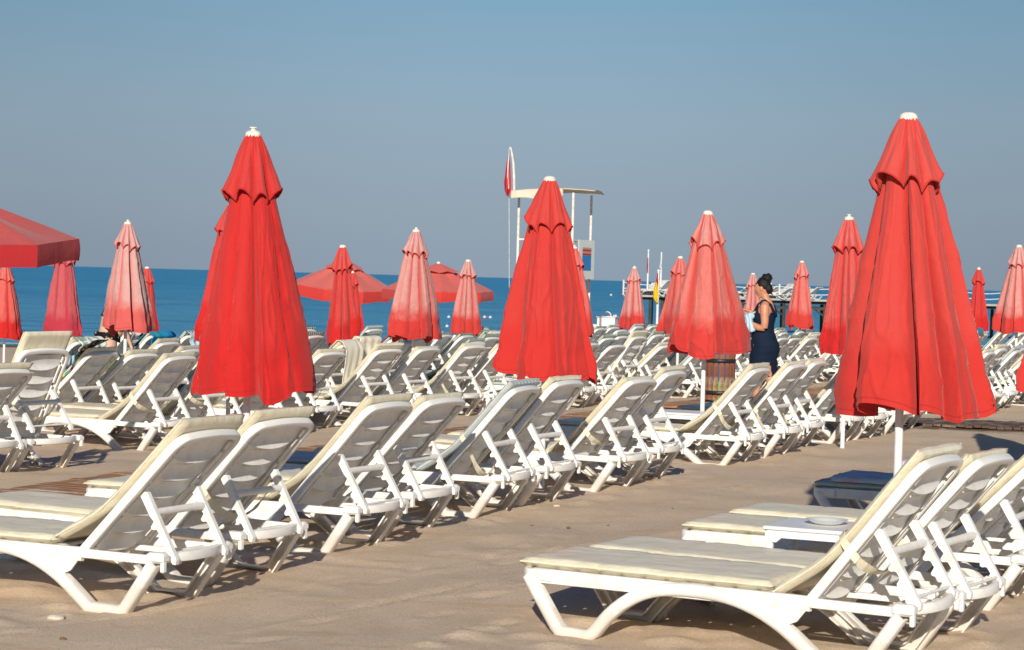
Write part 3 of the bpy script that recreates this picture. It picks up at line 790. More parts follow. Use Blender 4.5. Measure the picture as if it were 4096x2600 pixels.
P_(979, 535, 793, .27, 'salmon pink closed parasol between the two open ones on the shore', MID, .9, 24)
P_(1101, 608, 787, .215, 'small salmon closed parasol with a red hem, right of the right open one', MID, .85, 25)
P_(1222, 632, 785, .24, 'faded closed parasol whose edge pokes out left of the big middle one', MID, .7, 26)
def parasol_open(cx, cy, Y, Rr, ztop, rise, val, label, fade, tilt, seed, rz, col=(.60, .048, .042)):
    g = gz(cx, cy); root = thing('open_parasol', label, 'parasol', (cx, cy, g), rz)
    H = ztop-g; N = 8; mb = MB(); rnd = random.Random(seed)
    def uvz(me, nu, nv, v0, v1):
        uvl = me.uv_layers.new(name="UVMap"); co = []
        for poly in me.polygons:
            for vi in poly.vertices: co += [(vi % nu)/nu, v0+(v1-v0)*(vi//nu)/nv]
        uvl.data.foreach_set("uv", co)
        a = me.attributes.new("crest", 'FLOAT', 'POINT'); a.data.foreach_set("value", [.8]*len(me.vertices))
    def rad(phi):
        s = math.pi/N; q = (phi % (2*s))-s; return math.cos(s)/math.cos(q)
    tl = Matrix.Rotation(tilt, 3, 'X')
    def T(p): v = tl @ Vector((p[0], p[1], p[2])); return (v.x, v.y, v.z+H)
    def can(u, v):
        phi = 2*math.pi*u; k = rad(phi); r = Rr*v*(k if v > .05 else 1)
        s = math.pi/N; q = abs((phi % (2*s))-s)/s
        sag = .05*math.sin(math.pi*v)*(1-q)
        return T((r*math.cos(phi), r*math.sin(phi), -rise*v**1.12-sag))
    nu = 128; mb.grid(can, nu, 20, True); me = mb.mesh('canopy', CANVAS, 40); uvz(me, nu, 20, 0, .72); o = ob('canopy', me, root); o.color = col+(fade,)
    mb = MB()
    def va(u, v):
        phi = 2*math.pi*u; k = rad(phi); r = Rr*k*(1+.01*math.sin(v*3)) + .012*noise.noise(Vector((phi*2, v, seed)))
        return T((r*math.cos(phi), r*math.sin(phi), -rise-val*v-.03*v*noise.noise(Vector((math.cos(phi)*3, math.sin(phi)*3, seed)))+.02*math.sin(math.pi*abs(((phi*N/(2*math.pi)) % 1)))*v))
    mb.grid(va, nu, 4, True); me = mb.mesh('valance', CANVAS, 40); uvz(me, nu, 4, .9, .97); o = ob('valance', me, root); o.color = col+(fade*.2,)
    mb = MB()
    def vf(u, v):
        phi = 2*math.pi*u; s = math.pi/N; q = 1-abs((phi % (2*s))-s)/s; r = Rr*.36*v*rad(phi)+.04
        return T((r*math.cos(phi), r*math.sin(phi), .05-rise*.36*v**1.1-.02*v*0+.045*q*v))
    mb.grid(vf, nu, 8, True); me = mb.mesh('vent_flap', CANVAS, 40); uvz(me, nu, 8, 0, .5); o = ob('vent_flap', me, root); o.color = col+(fade,)
    mb = MB(); mb.tube([(0, 0, -.3), (0, 0, H-.02)], .024, 14); ob('pole', mb.mesh('pole', PAINT), root)
    mb = MB(); mb.tube([(0, 0, H-.02), (0, 0, H+.09)], .045, 16); ob('cap', mb.mesh('cap', CAPM), root)
    for i in range(N):
        a = 2*math.pi*i/N; mb = MB()
        mb.tube([T((.03*math.cos(a), .03*math.sin(a), -.03)), T((Rr*.97*math.cos(a), Rr*.97*math.sin(a), -rise-.03))], .008, 6)
        ob('rib', mb.mesh('rib', PAINT), root)
    return root
p = at(-230, 757, 21.0); parasol_open(p.x, p.y, 21, 1.33, p.z, .45, .22, 'open red parasol with a deep valance at the top left corner of the beach', .26, R(5), 1, .2, (.50, .030, .036))
p = at(1378, 1048, 56.0); parasol_open(p.x, p.y, 56, 1.33, p.z, .62, .30, 'open red parasol on the shore behind the narrow scarlet closed one', .45, R(7), 2, .5)
p = at(1754, 1062, 52.0); parasol_open(p.x, p.y, 52, 1.36, p.z, .60, .24, 'open red parasol on the shore behind the salmon pink closed one', .4, R(2), 3, .1)
# ------------------------------------------------------------------ the remaining things are built in part two

def flat(name, col, rough=.6, **k): return simple(name, col, rough, k.pop('var', .1), k.pop('scale', 8), **k)
TABLEM = simple("white_table_plastic", (.82, .82, .82), .3, .06, 12)
def table(x, y, label, size=.50, h=.425):
    g = gz(x, y); t = thing('side_table', label, 'table', (x, y, g-.005), YAW0, 'low white plastic tables beside the loungers')
    m = MB(); m.box((0, 0, h-.011), (size, size, .022), bev=.008)
    ob('table_top', m.mesh('table_top', TABLEM), t)
    m = MB(); hs = size/2-.014
    for s in (-1, 1):
        for ax in (0, 1):
            poly = [(-hs, h-.023), (-hs, h-.085), (-hs+.055, h-.085), (-hs+.085, h-.060), (hs-.085, h-.060), (hs-.055, h-.085), (hs, h-.085), (hs, h-.023)]
            vs, fs = plate(poly, 0, .010)
            if ax: vs = [(y_, x_, z_) for x_, y_, z_ in vs]; vs = [(x_+s*hs, y_*.97, z_) for x_, y_, z_ in vs]
            else: vs = [(x_*.97, y_+s*hs, z_) for x_, y_, z_ in vs]
            m.add(vs, fs)
    ob('apron', m.mesh('apron', TABLEM), t)
    for sx in (-1, 1):
        for sy in (-1, 1):
            m = MB(); m.sweep([(sx*(hs-.022), sy*(hs-.022), h-.03), (sx*(hs-.012), sy*(hs-.012), 0)], rrect(.038, .038, .008), (1, 0, 0))
            ob('leg', m.mesh('leg', TABLEM), t)
    return t
def pa(p, a): v = AX*p+RW*a; return v.x, v.y
x, y = pa(-3.32, 11.05); table(x, y, 'white table with a plate on it between the two front right lounger pairs')
x1, y1 = x, y
x, y = pa(-7.40, 19.85); table(x, y, 'white table by the pole of the bleached parasol above the bin')
x, y = pa(-8.0, 36.1); table(x, y, 'white table between loungers at the right edge beyond the crossing')
# plate and cloth on the near table
m = MB(); pr = [(.0, .006), (.055, .006), (.075, .012), (.112, .026), (.116, .026), (.080, .006), (.060, .0), (.0, .0)]
m.grid(lambda a, b: (pr[int(b*7+.5)][0]*math.cos(6.28318*a), pr[int(b*7+.5)][0]*math.sin(6.28318*a), pr[int(b*7+.5)][1]), 40, 7, True)
tag(ob('plate', m.mesh('plate', simple('glazed_white', (.80, .83, .80), .15, .03)), None, (x1+.03, y1+.02, gz(x1, y1)+.422)), 'shallow white plate standing on the near side table', 'plate')
def towel_mat(name, cols, scale, rough=.9):
    m_, nt, bs = newmat(name); tc = nd(nt, "ShaderNodeTexCoord"); vo = nd(nt, "ShaderNodeTexVoronoi"); vo.inputs['Scale'].default_value = scale
    nt.links.new(tc.outputs['Object'], vo.inputs['Vector']); sp = nd(nt, "ShaderNodeSeparateColor"); nt.links.new(vo.outputs['Color'], sp.inputs[0])
    n = nt.nodes.new("ShaderNodeValToRGB"); n.color_ramp.interpolation = 'CONSTANT'
    for i, c in enumerate(cols):
        e = n.color_ramp.elements[i] if i < 2 else n.color_ramp.elements.new(i/len(cols))
        e.position = i/len(cols); e.color = tuple(c)+(1,)
    nt.links.new(sp.outputs[0], n.inputs[0]); nt.links.new(n.outputs[0], bs.inputs['Base Color']); bs.inputs['Roughness'].default_value = rough
    bs.inputs['Specular IOR Level'].default_value = .15; bump(nt, bs, noisetex(nt, 120, 3), .4, .004); return m_
LBLUE = simple('light_blue_towelling', (.46, .62, .74), .95, .12, 9, .4, spec=.1)
BLUE = towel_mat('blue_print_towel', [(.02, .23, .50), (.02, .30, .58), (.02, .12, .30), (.02, .30, .55), (.03, .28, .40)], 7)
BLUEPINK = towel_mat('blue_pink_towel', [(.60, .64, .66), (.54, .60, .66), (.66, .48, .56), (.58, .62, .66)], 9)
FLORAL = towel_mat('floral_scarf', [(.02, .02, .02), (.60, .03, .10), (.02, .35, .28), (.70, .55, .05), (.45, .04, .16), (.03, .03, .04)], 26)
TEAL = towel_mat('teal_floral_cloth', [(.10, .48, .46), (.20, .55, .55), (.65, .10, .25), (.75, .60, .08), (.10, .42, .45)], 24)
NETM = towel_mat('white_green_towel', [(.68, .72, .66), (.62, .70, .64), (.25, .40, .32), (.70, .72, .68)], 18)
BWM = towel_mat('black_white_shirt', [(.62, .62, .63), (.58, .58, .6), (.04, .04, .045), (.65, .65, .66), (.5, .5, .52)], 9)
REDM = simple('red_cotton', (.62, .02, .02), .85, .1, 9, .3)
SHEET = simple('cream_sheet', (.90, .86, .70), .42, .1, 5, .15)
def mat_local(root): return Matrix.Translation(root.location) @ root.rotation_euler.to_matrix().to_4x4()
def drape_on(idx, y0, y1, front, backl, mat, name, label, cat, seed=0, puff=.02, side=0):
    """cloth laid over the top of a lounger's backrest: runs down its front and hangs behind"""
    row, a, root, cu_, st, note, th = idx
    c, s_ = math.cos(th), math.sin(th)
    def Bk(s, n): return (XH+s*c-n*s_, ZD-.027+s*s_+n*c)
    prof = [Bk(LB+.03-front*k/6, .088) for k in range(6, 0, -1)]
    tx, tz = Bk(LB+.03, .088); prof += [(tx, tz), (tx+.035, tz+.004)]
    bx, bz = Bk(LB+.05, -.01); bx = max(bx, tx+.06); prof += [(bx+.012, tz-.03)]
    for k in range(1, 11): prof.append((bx+.02+.03*math.sin(k*.5+seed), tz-.04-backl*k/10))
    n = len(prof)-1
    def fn(u, v):
        t = v*n; i = min(n-1, int(t)); f = t-i; x = prof[i][0]*(1-f)+prof[i+1][0]*f; z = prof[i][1]*(1-f)+prof[i+1][1]*f
        hang = max(0, (v-.42)/.58)
        y = (y0+(y1-y0)*u)*1 + (u-.5)*(-.10*hang) + side*hang*.05
        w = noise.noise(Vector((u*5+seed, v*1.2, seed)))*1.0 + .5*math.sin(u*19+seed+v*2)
        return (x+(.022*hang+.004)*w+puff*.2*noise.noise(Vector((u*4, v*4, seed))), y, z+.008*noise.noise(Vector((u*6, v*6, seed+3)))+(.035*noise.noise(Vector((u*3.1, seed, 0))) if v > .95 else 0))
    m = MB(); m.grid(fn, 34, 30)
    o = ob(name, m.mesh(name, mat, 0), None); o.matrix_world = mat_local(root)
    sm = o.modifiers.new('thickness', 'SOLIDIFY'); sm.thickness = .006; sm.offset = 0
    tag(o, label, cat); return o
def find(note): return [l for l in LOUNGERS if l[5] == note][0]
def lounger_at(uc, v, Y, row, note, cushion, th=.82, z=None):
    """a lounger whose backrest top centre shows at source pixel uc, v"""
    p_ = at(uc, v, Y); yaw = YAW0; lx = XH+LB*math.cos(th); e = Vector((math.cos(yaw), math.sin(yaw), 0))
    o = p_ - e*lx; return lounger(o.x, o.y, yaw, th, note, cushion, random.randrange(3), None, row=row, note=note)
# extra loungers at the back left and under the teal cloth
lounger_at(350, 1396, 26.6, 'D', 'X1', 'cream'); lounger_at(640, 1366, 31.0, 'E', 'X2', 'green'); lounger_at(785, 1372, 30.2, 'E', 'X3', 'green', .84)
lounger_at(240, 1380, 26.4, 'D', 'X4', 'grey'); lounger_at(1965, 1346, 37.3, 'C', 'X5', 'green'); lounger_at(548, 1368, 32.4, 'D', 'X6', 'cream')
lounger_at(2060, 1344, 36.4, 'C', 'X7', 'green'); lounger_at(2230, 1352, 35.6, 'C', 'X8', 'green')
drape_on(find('C5'), -.30, .24, .20, .78, SHEET, 'draped_cover', 'cream cover hanging nearly to the ground from a backrest right of the huge red parasol', 'cover', 1)
drape_on(find('C6'), -.26, .30, .25, .42, SHEET, 'draped_cover', 'cream cover folded over a backrest just behind the longer hanging cover', 'cover', 4)
drape_on(find('X4'), -.2, .2, .25, .42, LBLUE, 'towel', 'light blue towel hanging behind the pole of the raspberry pink parasol', 'towel', 5)
drape_on(find('X1'), -.28, .28, .35, .14, NETM, 'towel', 'white and green towel heaped over a backrest left of the bather', 'towel', 6, .2)
drape_on(find('X6'), -.25, .25, .30, .16, BWM, 'shirt', 'black and white shirt thrown over a backrest right of the bather', 'clothes', 7, .2)
drape_on(find('X2'), -.30, .30, .30, .22, BLUE, 'towel', 'bright blue printed towel over a backrest behind the washed out pink parasol', 'towel', 8)
drape_on(find('X3'), -.22, .24, .30, .24, LBLUE, 'towel', 'pale blue towel on a backrest just left of the huge red parasol', 'towel', 9)
drape_on(find('X5'), -.28, .24, .35, .22, TEAL, 'beach_dress', 'teal flowered cloth over a backrest left of the large middle parasol', 'clothes', 10)
drape_on(find('D4'), -.28, .05, .5, .06, REDM, 'towel', 'small red towel on a backrest under the salmon pink parasol', 'towel', 11)
def lay_on(idx, x0, x1, w, mat, name, label, cat, seed):
    row, a, root, *_ = idx
    m = MB(); m.grid(lambda u, v: (x0+(x1-x0)*u, (v-.5)*w+.02*noise.noise(Vector((u*4, v, seed))), ZD+.075+.008*noise.noise(Vector((u*8, v*7, seed)))-.03*max(0, abs(v-.5)-.44)/.06), 36, 20)
    o = ob(name, m.mesh(name, mat, 0), None); o.matrix_world = mat_local(root)
    sm = o.modifiers.new('thickness', 'SOLIDIFY'); sm.thickness = .010; sm.offset = 1; tag(o, label, cat); return o
lay_on(find('R5'), .12, 1.2, .56, BLUEPINK, 'towel', 'blue and pink towel spread on the green cushion behind the right aisle', 'towel', 1)
lay_on(find('R6'), .02, 1.2, .60, BLUEPINK, 'towel', 'blue towel spread on the seat at the far right, behind the faded backrests', 'towel', 2)
# scarf sliding down the side of one cushion
row, a, root, *_r = find('C1'); th = _r[-1]; c_, s_ = math.cos(th), math.sin(th)
def scarf(u, v):
    s = LB+.05-.62*u; n = .092+.02*math.sin(u*9)
    y = -.33+.10*v + (.36*(1-u)**3)*(v*1.0) + .02*math.sin(u*14+v*3)
    n -= .06*max(0, 1-v*2.2)
    x = XH+s*c_-n*s_; z = ZD-.027+s*s_+n*c_+(.05*(1-u)**4)
    return (x, y, z+.012*noise.noise(Vector((u*9, v*5, 2))))
m = MB(); m.grid(scarf, 40, 14); o = ob('scarf', m.mesh('scarf', FLORAL, 0)); o.matrix_world = mat_local(root)
o.modifiers.new('thickness', 'SOLIDIFY').thickness = .012
tag(o, 'black, red and teal flowered scarf sliding down the side of a cream cushion', 'scarf')
label_loungers()
# small table hidden behind the backrests carrying the lime bag
pb = at(466, 1405, 25.0); table(pb.x, pb.y, 'white table under the lime green bag, seen between backrests')
def bag(name, p_, w, h, mat, label, cat, seed=0):
    m = MB()
    def fn(a, b):
        q = 6.28318*a; e = math.sin(math.pi*min(1, b*1.02))**.45 if b < .97 else .1
        r = e*(1+.14*noise.noise(Vector((math.cos(q)*2, math.sin(q)*2, b*3+seed))))
        return (w/2*r*math.cos(q), w*.32*r*math.sin(q), h*b)
    m.grid(fn, 28, 16, True)
    t = thing(name, label, cat, p_); ob('bag_body', m.mesh('bag_body', mat, 0), t)
    m = MB(); m.tube([(w*.25*math.cos(x_), .0, h*.93+.10*math.sin(x_)) for x_ in [math.pi*k/12 for k in range(13)]], .008, 8); ob('handle', m.mesh('handle', mat), t); return t
bag('beach_bag', (pb.x, pb.y, gz(pb.x, pb.y)+.42), .24, .27, towel_mat('lime_print', [(.45, .75, .03), (.50, .80, .04), (.12, .40, .03), (.48, .78, .04)], 12), 'lime green printed beach bag just right of the bather', 'bag')
# ------------------------------------------------------------------ litter bin
BLACK = simple('black_iron', (.015, .015, .016), .45, .2, 12, .2); SLAT = wood_mat('bin_wood', (.26, .085, .045), (.13, .05, .035))
p_ = at(2881, 1500, 31.3); g = gz(p_.x, p_.y); t = thing('litter_bin', 'wooden slatted litter bin with black iron hoops beside the navy dressed woman', 'bin', (p_.x, p_.y, g), .2)
for i in range(16):
    a = 2*math.pi*(i+.5)/16; m = MB(); m.box((0, 0, 0), (.066, .022, .68), bev=.004)
    o = ob('slat', m.mesh('slat', SLAT), t, (.205*math.cos(a), .205*math.sin(a), .41), (0, 0, a+math.pi/2))
for z_ in (.65, .18):
    m = MB(); m.grid(lambda a, b: ((.2205+.004*math.sin(3.1416*b))*math.cos(6.28318*a), (.2205+.004*math.sin(3.1416*b))*math.sin(6.28318*a), z_-.03+.06*b), 48, 3, True)
    for k in range(16): q = 2*math.pi*(k+.5)/16; m.ball((.225*math.cos(q), .225*math.sin(q), z_), .007, 6, 4)
    h_ = ob('hoop', m.mesh('hoop', BLACK), t); h_.modifiers.new('s', 'SOLIDIFY').thickness = .006
m = MB()
def lin(a, b): q = 6.28318*a; r = .18+.006*math.sin(q*9); return (r*math.cos(q), r*math.sin(q), .08+.64*b)
m.grid(lin, 40, 1, True); ob('green_liner', m.mesh('green_liner', simple('green_bag', (.08, .60, .03), .4, .2)), t, (0, 0, 0)).scale = (1, 1, .62)
m = MB(); m.grid(lambda a, b: lin(a, b), 40, 1, True); ob('blue_liner', m.mesh('blue_liner', simple('blue_bag', (.02, .14, .30), .4, .2)), t, (0, 0, .30)).scale = (1.01, 1.01, .62)
m = MB(); m.tube([(0, .23, 0), (0, .23, .86)], .026, 12); m.tube([(0, 0, .02), (0, 0, .06)], .215, 24)
m.box((0, .10, .80), (.07, .3, .03))
ob('post', m.mesh('post', BLACK), t)
for s_ in (-1, 1):
    m = MB(); pts = [(s_*(.19+.075-.075*math.cos(q)), -.02, .70+.10*math.sin(q)*1.15+(.05 if q > 3 else 0)) for q in [k*.42 for k in range(11)]]
    m.tube([(s_*.19, -.02, .60)]+pts, .013, 8); ob('scroll', m.mesh('scroll', BLACK), t)
# ------------------------------------------------------------------ lifeguard tower
WOODW_ = simple('white_weathered_paint', (.78, .77, .73), .6, .2, 9, .2, col2=(.62, .54, .42)); CANV = simple('beige_canvas', (.62, .55, .44), .85, .15, 3, .3)
TY = 58.0
def T_(u, v, Y): return at(u, v, Y)
A_, B_, C_, D_ = [Vector(q) for q in ((.10, 57.3, 0), (1.55, 57.0, 0), (2.09, 58.5, 0), (.64, 58.8, 0))]
ctr = (A_+B_+C_+D_)/4; g = gz(ctr.x, ctr.y)
t = thing('lifeguard_tower', 'white lifeguard tower with a beige canvas roof behind the middle parasol', 'lifeguard tower', (ctr.x, ctr.y, g))
def LT(v_): return (v_.x-ctr.x, v_.y-ctr.y, v_.z-g)
def zt_(q, z_): return LT(Vector((q.x, q.y, z_)))
for q in (A_, B_, C_, D_):
    m = MB(); m.tube([zt_(q, g-.4), zt_(q, 4.02)], .034, 10); ob('post', m.mesh('post', WOODW_), t)
m = MB()
for z_ in (2.74, 1.75):
    for q, r_ in ((A_, B_), (B_, C_), (C_, D_), (D_, A_)): m.tube([zt_(q, z_), zt_(r_, z_)], .028, 8)
for k in (.13, .5): 
    q = A_.lerp(B_, k); m.tube([zt_(q, 1.75), zt_(q, 2.74)], .02, 8)
ob('railing', m.mesh('railing', WOODW_), t)
m = MB(); vs = [zt_(q, 1.70) for q in (A_, B_, C_, D_)]; vs2 = [(a[0], a[1], a[2]-.06) for a in vs]
m.add(vs+vs2, [(0, 1, 2, 3), (7, 6, 5, 4), (0, 4, 5, 1), (1, 5, 6, 2), (2, 6, 7, 3), (3, 7, 4, 0)]); ob('platform', m.mesh('platform', WOODW_), t)
m = MB(); q0 = B_.lerp(C_, .0)
a0, b0 = Vector((1.72, 57.05, 0)), Vector((2.17, 57.85, 0)); n_ = Vector((.87, -.49, 0))*.02
m.add([zt_(a0, 1.72), zt_(b0, 1.72), zt_(b0, 2.77), zt_(a0, 2.77)]+[zt_(a0+n_, 1.72), zt_(b0+n_, 1.72), zt_(b0+n_, 2.77), zt_(a0+n_, 2.77)], [(0, 1, 2, 3), (7, 6, 5, 4), (0, 4, 5, 1), (1, 5, 6, 2), (2, 6, 7, 3), (3, 7, 4, 0)])
bd = ob('side_board', m.mesh('side_board', simple('pale_grey_board', (.62, .66, .67), .6, .06)), t)
n2 = n_*1.4
def quad(name, z0, z1, k0, k1, mat, off):
    m = MB(); p0, p1 = a0.lerp(b0, k0)+n_*off, a0.lerp(b0, k1)+n_*off
    m.add([zt_(p0, z0), zt_(p1, z0), zt_(p1, z1), zt_(p0, z1)], [(0, 1, 2, 3)]); return ob(name, m.mesh(name, mat), bd)
quad('picture', 1.95, 2.36, .22, .78, simple('picture_blue', (.02, .20, .50), .5, .1), 1.3)
for k in range(4): quad('picture_stripe', 2.36+.052*k, 2.36+.052*(k+1), .22, .78, simple('stripe%d' % (k % 2), ((.45, .03, .03), (.45, .28, .20))[k % 2], .6, .1), 1.3+.05*k)
# roof: slack canvas, sagging edges
m = MB()
e0 = Vector((-.12, 56.7, 0)); ex_, ey_ = Vector((2.24, .25, 0)), Vector((.35, 2.3, 0))
def roof(u, v):
    p = e0+ex_*u+ey_*v; z_ = 4.02+.10*math.sin(math.pi*u)*.6+.05*math.sin(math.pi*v)+.07*u + .02*noise.noise(Vector((u*5, v*5, 1)))
    return zt_(p, z_)
m.grid(roof, 24, 16)
o = ob('roof', m.mesh('roof', CANV, 0), t); o.modifiers.new('s', 'SOLIDIFY').thickness = .02
m = MB()
def val_(u, v):
    p = e0+ex_*(u*.62)+Vector((0, -.01, 0)); x_, y_, z_ = roof(u*.62, 0); d = .26*(1-.35*abs(u-.55))*v
    return (x_, y_-.015-.05*v, z_-d+.02*math.sin(u*9)*v)
m.grid(val_, 24, 6); o = ob('valance', m.mesh('valance', CANV, 0), t); o.modifiers.new('s', 'SOLIDIFY').thickness = .01
m = MB(); pts = [T_(2057, 770, 57.2), T_(2056, 700, 57.2), T_(2053, 650, 57.2), T_(2047, 610, 57.2), T_(2042, 590, 57.2), T_(2037, 592, 57.2)]
m.tube([LT(p) for p in pts], [.034, .034, .030, .026, .022, .02], 10); fp_ = ob('flagpole', m.mesh('flagpole', WOODW_), t)
m = MB(); m.tube([LT(T_(2036, 595, 57.1)), LT(T_(2037, 1150, 57.1))], .007, 5); ob('rope', m.mesh('rope', WOODW_), t)
for i in range(9):
    pass
m = MB(); 
for s_ in (.30, .62): m.tube([zt_(A_.lerp(B_, s_)+Vector((0, -.9, 0)), g), zt_(A_.lerp(B_, s_), 1.7)], .025, 8)
for i in range(8):
    k = (i+.5)/8; q, r_ = A_.lerp(B_, .30)+Vector((0, -.9*(1-k), 0)), A_.lerp(B_, .62)+Vector((0, -.9*(1-k), 0)); z_ = g+(1.7-g)*k; m.tube([zt_(q, z_), zt_(r_, z_)], .018, 6)
ob('ladder', m.mesh('ladder', WOODW_), t)
def hangflag(name, corners, mats, label, parent=None, amp=.05, seed=0, split=None, cat='flag'):
    """limp flag: corners = list of (left point, right point) down its length"""
    m = MB(); n = len(corners)-1
    def fn(u, v):
        k = v*n; i = min(n-1, int(k)); f = k-i; a = corners[i][0].lerp(corners[i+1][0], f); b = corners[i][1].lerp(corners[i+1][1], f)
        p = a.lerp(b, u); return (p.x, p.y+amp*math.sin(u*9+v*3+seed), p.z)
    m.grid(fn, 18, 30); me = m.mesh(name, mats, 0)
    if split: 
        for i, pl in enumerate(me.polygons): pl.material_index = split((i % 18)/18, (i//18)/30)
    o = ob(name, me); o.modifiers.new('s', 'SOLIDIFY').thickness = .008; tag(o, label, cat); return o
FR, FWh, FY = simple('flag_red', (.52, .01, .02), .8, .1), simple('flag_white', (.75, .74, .74), .8, .05), simple('flag_yellow', (.78, .55, .02), .8, .1)
Y_ = 57.0
hangflag('flag', [(T_(2034, 620, Y_), T_(2038, 620, Y_)), (T_(2026, 650, Y_), T_(2041, 650, Y_)), (T_(2017, 725, Y_), T_(2044, 720, Y_)), (T_(2020, 760, Y_), T_(2044, 765, Y_)), (T_(2028, 784, Y_), T_(2032, 786, Y_))],
         [FR, FWh], 'limp red and white flag hanging from the lifeguard tower pole', amp=.06, split=lambda u, v: 1 if abs(u-.45-.15*v) < .13 and v < .68 else 0)
# ------------------------------------------------------------------ white cabinet on the shore
p_ = at(2430, 1300, 66); g = gz(p_.x, p_.y)-.02; CAB = simple('white_cabinet_paint', (.74, .75, .74), .5, .08, 6)
t = thing('shore_cabinet', 'white cabinet with an arched pipe handle standing on the shore', 'cabinet', (p_.x, p_.y, g), -.25)
m = MB(); m.box((0, 0, .53), (.56, .5, 1.06), bev=.01); ob('body', m.mesh('body', CAB), t)
m = MB(); m.box((0, 0, 1.08), (.62, .56, .04), bev=.01); ob('lid', m.mesh('lid', CAB), t)
m = MB(); m.box((-.42, 0, .42), (.26, .45, .84), bev=.02); ob('side_bin', m.mesh('side_bin', CAB), t)
m = MB(); m.tube([(-.10, -.2, 1.05)]+[(.02-.13*math.cos(q), -.24, 1.12+.12*math.sin(q)) for q in [math.pi*k/12 for k in range(13)]]+[(.17, -.30, .95), (.18, -.31, .80)], .016, 8); ob('handle', m.mesh('handle', CAB), t)
# ------------------------------------------------------------------ buoys
BW_, BR_ = simple('buoy_white', (.62, .64, .66), .35, .05), simple('buoy_red', (.60, .05, .05), .4, .1)
for i, (u, v, r_, mt) in enumerate([(1795, 1270, .09, 0), (1938, 1270, .09, 0), (1961, 1271, .09, 0), (1948, 1270, .06, 1), (1788, 1307, .08, 0), (2444, 1182, .20, 0), (2463, 1265, .09, 0), (2436, 1266, .08, 1), (2456, 1264, .07, 0), (3148, 1262, .10, 1)]):
    hv = 1111.5+(u-2048)*.0265; Y = FPX*2.4/(v-hv); p_ = at(u, v, Y)
    t = thing('buoy', ['round white buoy on the water left of the small salmon parasol', 'left one of two round white buoys right of the small salmon parasol', 'right one of two round white buoys right of the small salmon parasol', 'tiny red buoy between the two white ones right of the small salmon parasol',
        'round white buoy closest to shore under the small salmon parasol', 'lone white and pink buoy far out, left of the pier', 'round white buoy floating behind the white cabinet', 'tiny red float beside the buoy behind the cabinet', 'small white float touching the buoy behind the cabinet', 'tiny red float under the pier near the woman'][i], 'buoy', (p_.x, p_.y, -.70), 0, 'buoys floating off the beach')
    m = MB(); m.ball((0, 0, r_*.25), r_, 16, 10); ob('float', m.mesh('float', (BW_, BR_)[mt]), t)
    m = MB(); m.tube([(0, 0, r_*1.1), (0, 0, r_*1.5)], r_*.12, 6); ob('eye', m.mesh('eye', (BW_, BR_)[mt]), t)
# ------------------------------------------------------------------ pier
PC = simple('pier_concrete', (.42, .40, .36), .85, .2, 1.2, .3); PILE = simple('dark_pile', (.035, .032, .028), .8, .4, 2, .4, col2=(.07, .05, .035)); ROPE = simple('white_rope', (.66, .64, .60), .9, .1, 30)
PY, PZ = 105.0, 1.03; X0, X1_ = 5.45, 44
t = thing('pier', 'long pier with a rope railing and dark piles reaching into the sea at right', 'pier', (X0, PY, -.70))
m = MB(); m.box(((X1_-X0)/2, 1.6, PZ+.70-.05), (X1_-X0, 3.4, .10), bev=.01); ob('deck', m.mesh('deck', PC), t)
m = MB(); m.box(((X1_-X0)/2, .3, PZ+.70-.17), (X1_-X0-.6, .16, .14)); m.box(((X1_-X0)/2, 2.8, PZ+.70-.17), (X1_-X0-.6, .16, .14)); ob('beam', m.mesh('beam', PILE), t)
for i, u in enumerate([2601, 2649, 2780, 2967, 3136, 3300, 3460, 3620, 3780, 4000]):
    for dy in (.3, 2.8):
        m = MB(); xx = (u-2048)/FPX*PY-X0+(dy > 1)*.22; m.tube([(xx, dy, -1.2), (xx, dy, PZ+.70-.1)], .085, 10); ob('pile', m.mesh('pile', PILE), t)
m = MB()
for u in (2967, 3136, 3300):
    xx = (u-2048)/FPX*PY-X0; m.box((xx, 1.5, PZ+.70-.45), (1.3, 2.6, .14)); m.tube([(xx-.6, .3, PZ+.3), (xx, .3, PZ-.15)], .05, 6)
ob('brace', m.mesh('brace', PILE), t)
px_ = 0; posts = []
while px_ < X1_-X0: posts.append(px_); px_ += random.uniform(2.2, 3.4)
for q in posts:
    m = MB(); m.tube([(q, .05, PZ+.68), (q, .05, PZ+.70+.72)], .045, 8); ob('railing_post', m.mesh('railing_post', ROPE), t)
m = MB()
for a, b in zip(posts, posts[1:]):
    for z_ in (.60, .32): m.tube([(a+(b-a)*k/10, .05, PZ+.70+z_-.10*math.sin(math.pi*k/10)) for k in range(11)], .022, 6)
ob('rope_rail', m.mesh('rope_rail', ROPE), t)
# white loungers crowded on the pier, too small to show parts
m = MB()
for s_ in (-1, 1):
    m.sweep([(0, s_*.3, .34), (.22, s_*.3, .02), (.4, s_*.3, .02)]+[(.97-.56*math.cos(q), s_*.3, .04+.24*math.sin(q)) for q in [math.pi*k/8 for k in range(1, 8)]]+[(1.55, s_*.3, .02), (1.76, s_*.3, .02), (1.95, s_*.3, .3)], rrect(.05, .05), (0, 1, 0))
    m.sweep([(0, s_*.3, .32), (1.95, s_*.3, .32)], rrect(.04, .06), (0, 1, 0)); m.sweep([(1.45, s_*.27, .32), (1.95, s_*.27, .86)], rrect(.05, .05), (0, 1, 0))
m.sweep([(1.95, -.27, .86), (1.95, .27, .86)], rrect(.05, .05), (0, 0, 1)); m.box((.75, 0, .34), (1.4, .56, .03)); m.sweep([(1.47, 0, .34), (1.93, 0, .84)], rrect(.5, .02), (0, 1, 0))
PL = m.mesh('pier_lounger', simple('pier_plastic', (.66, .66, .64), .5, .1))
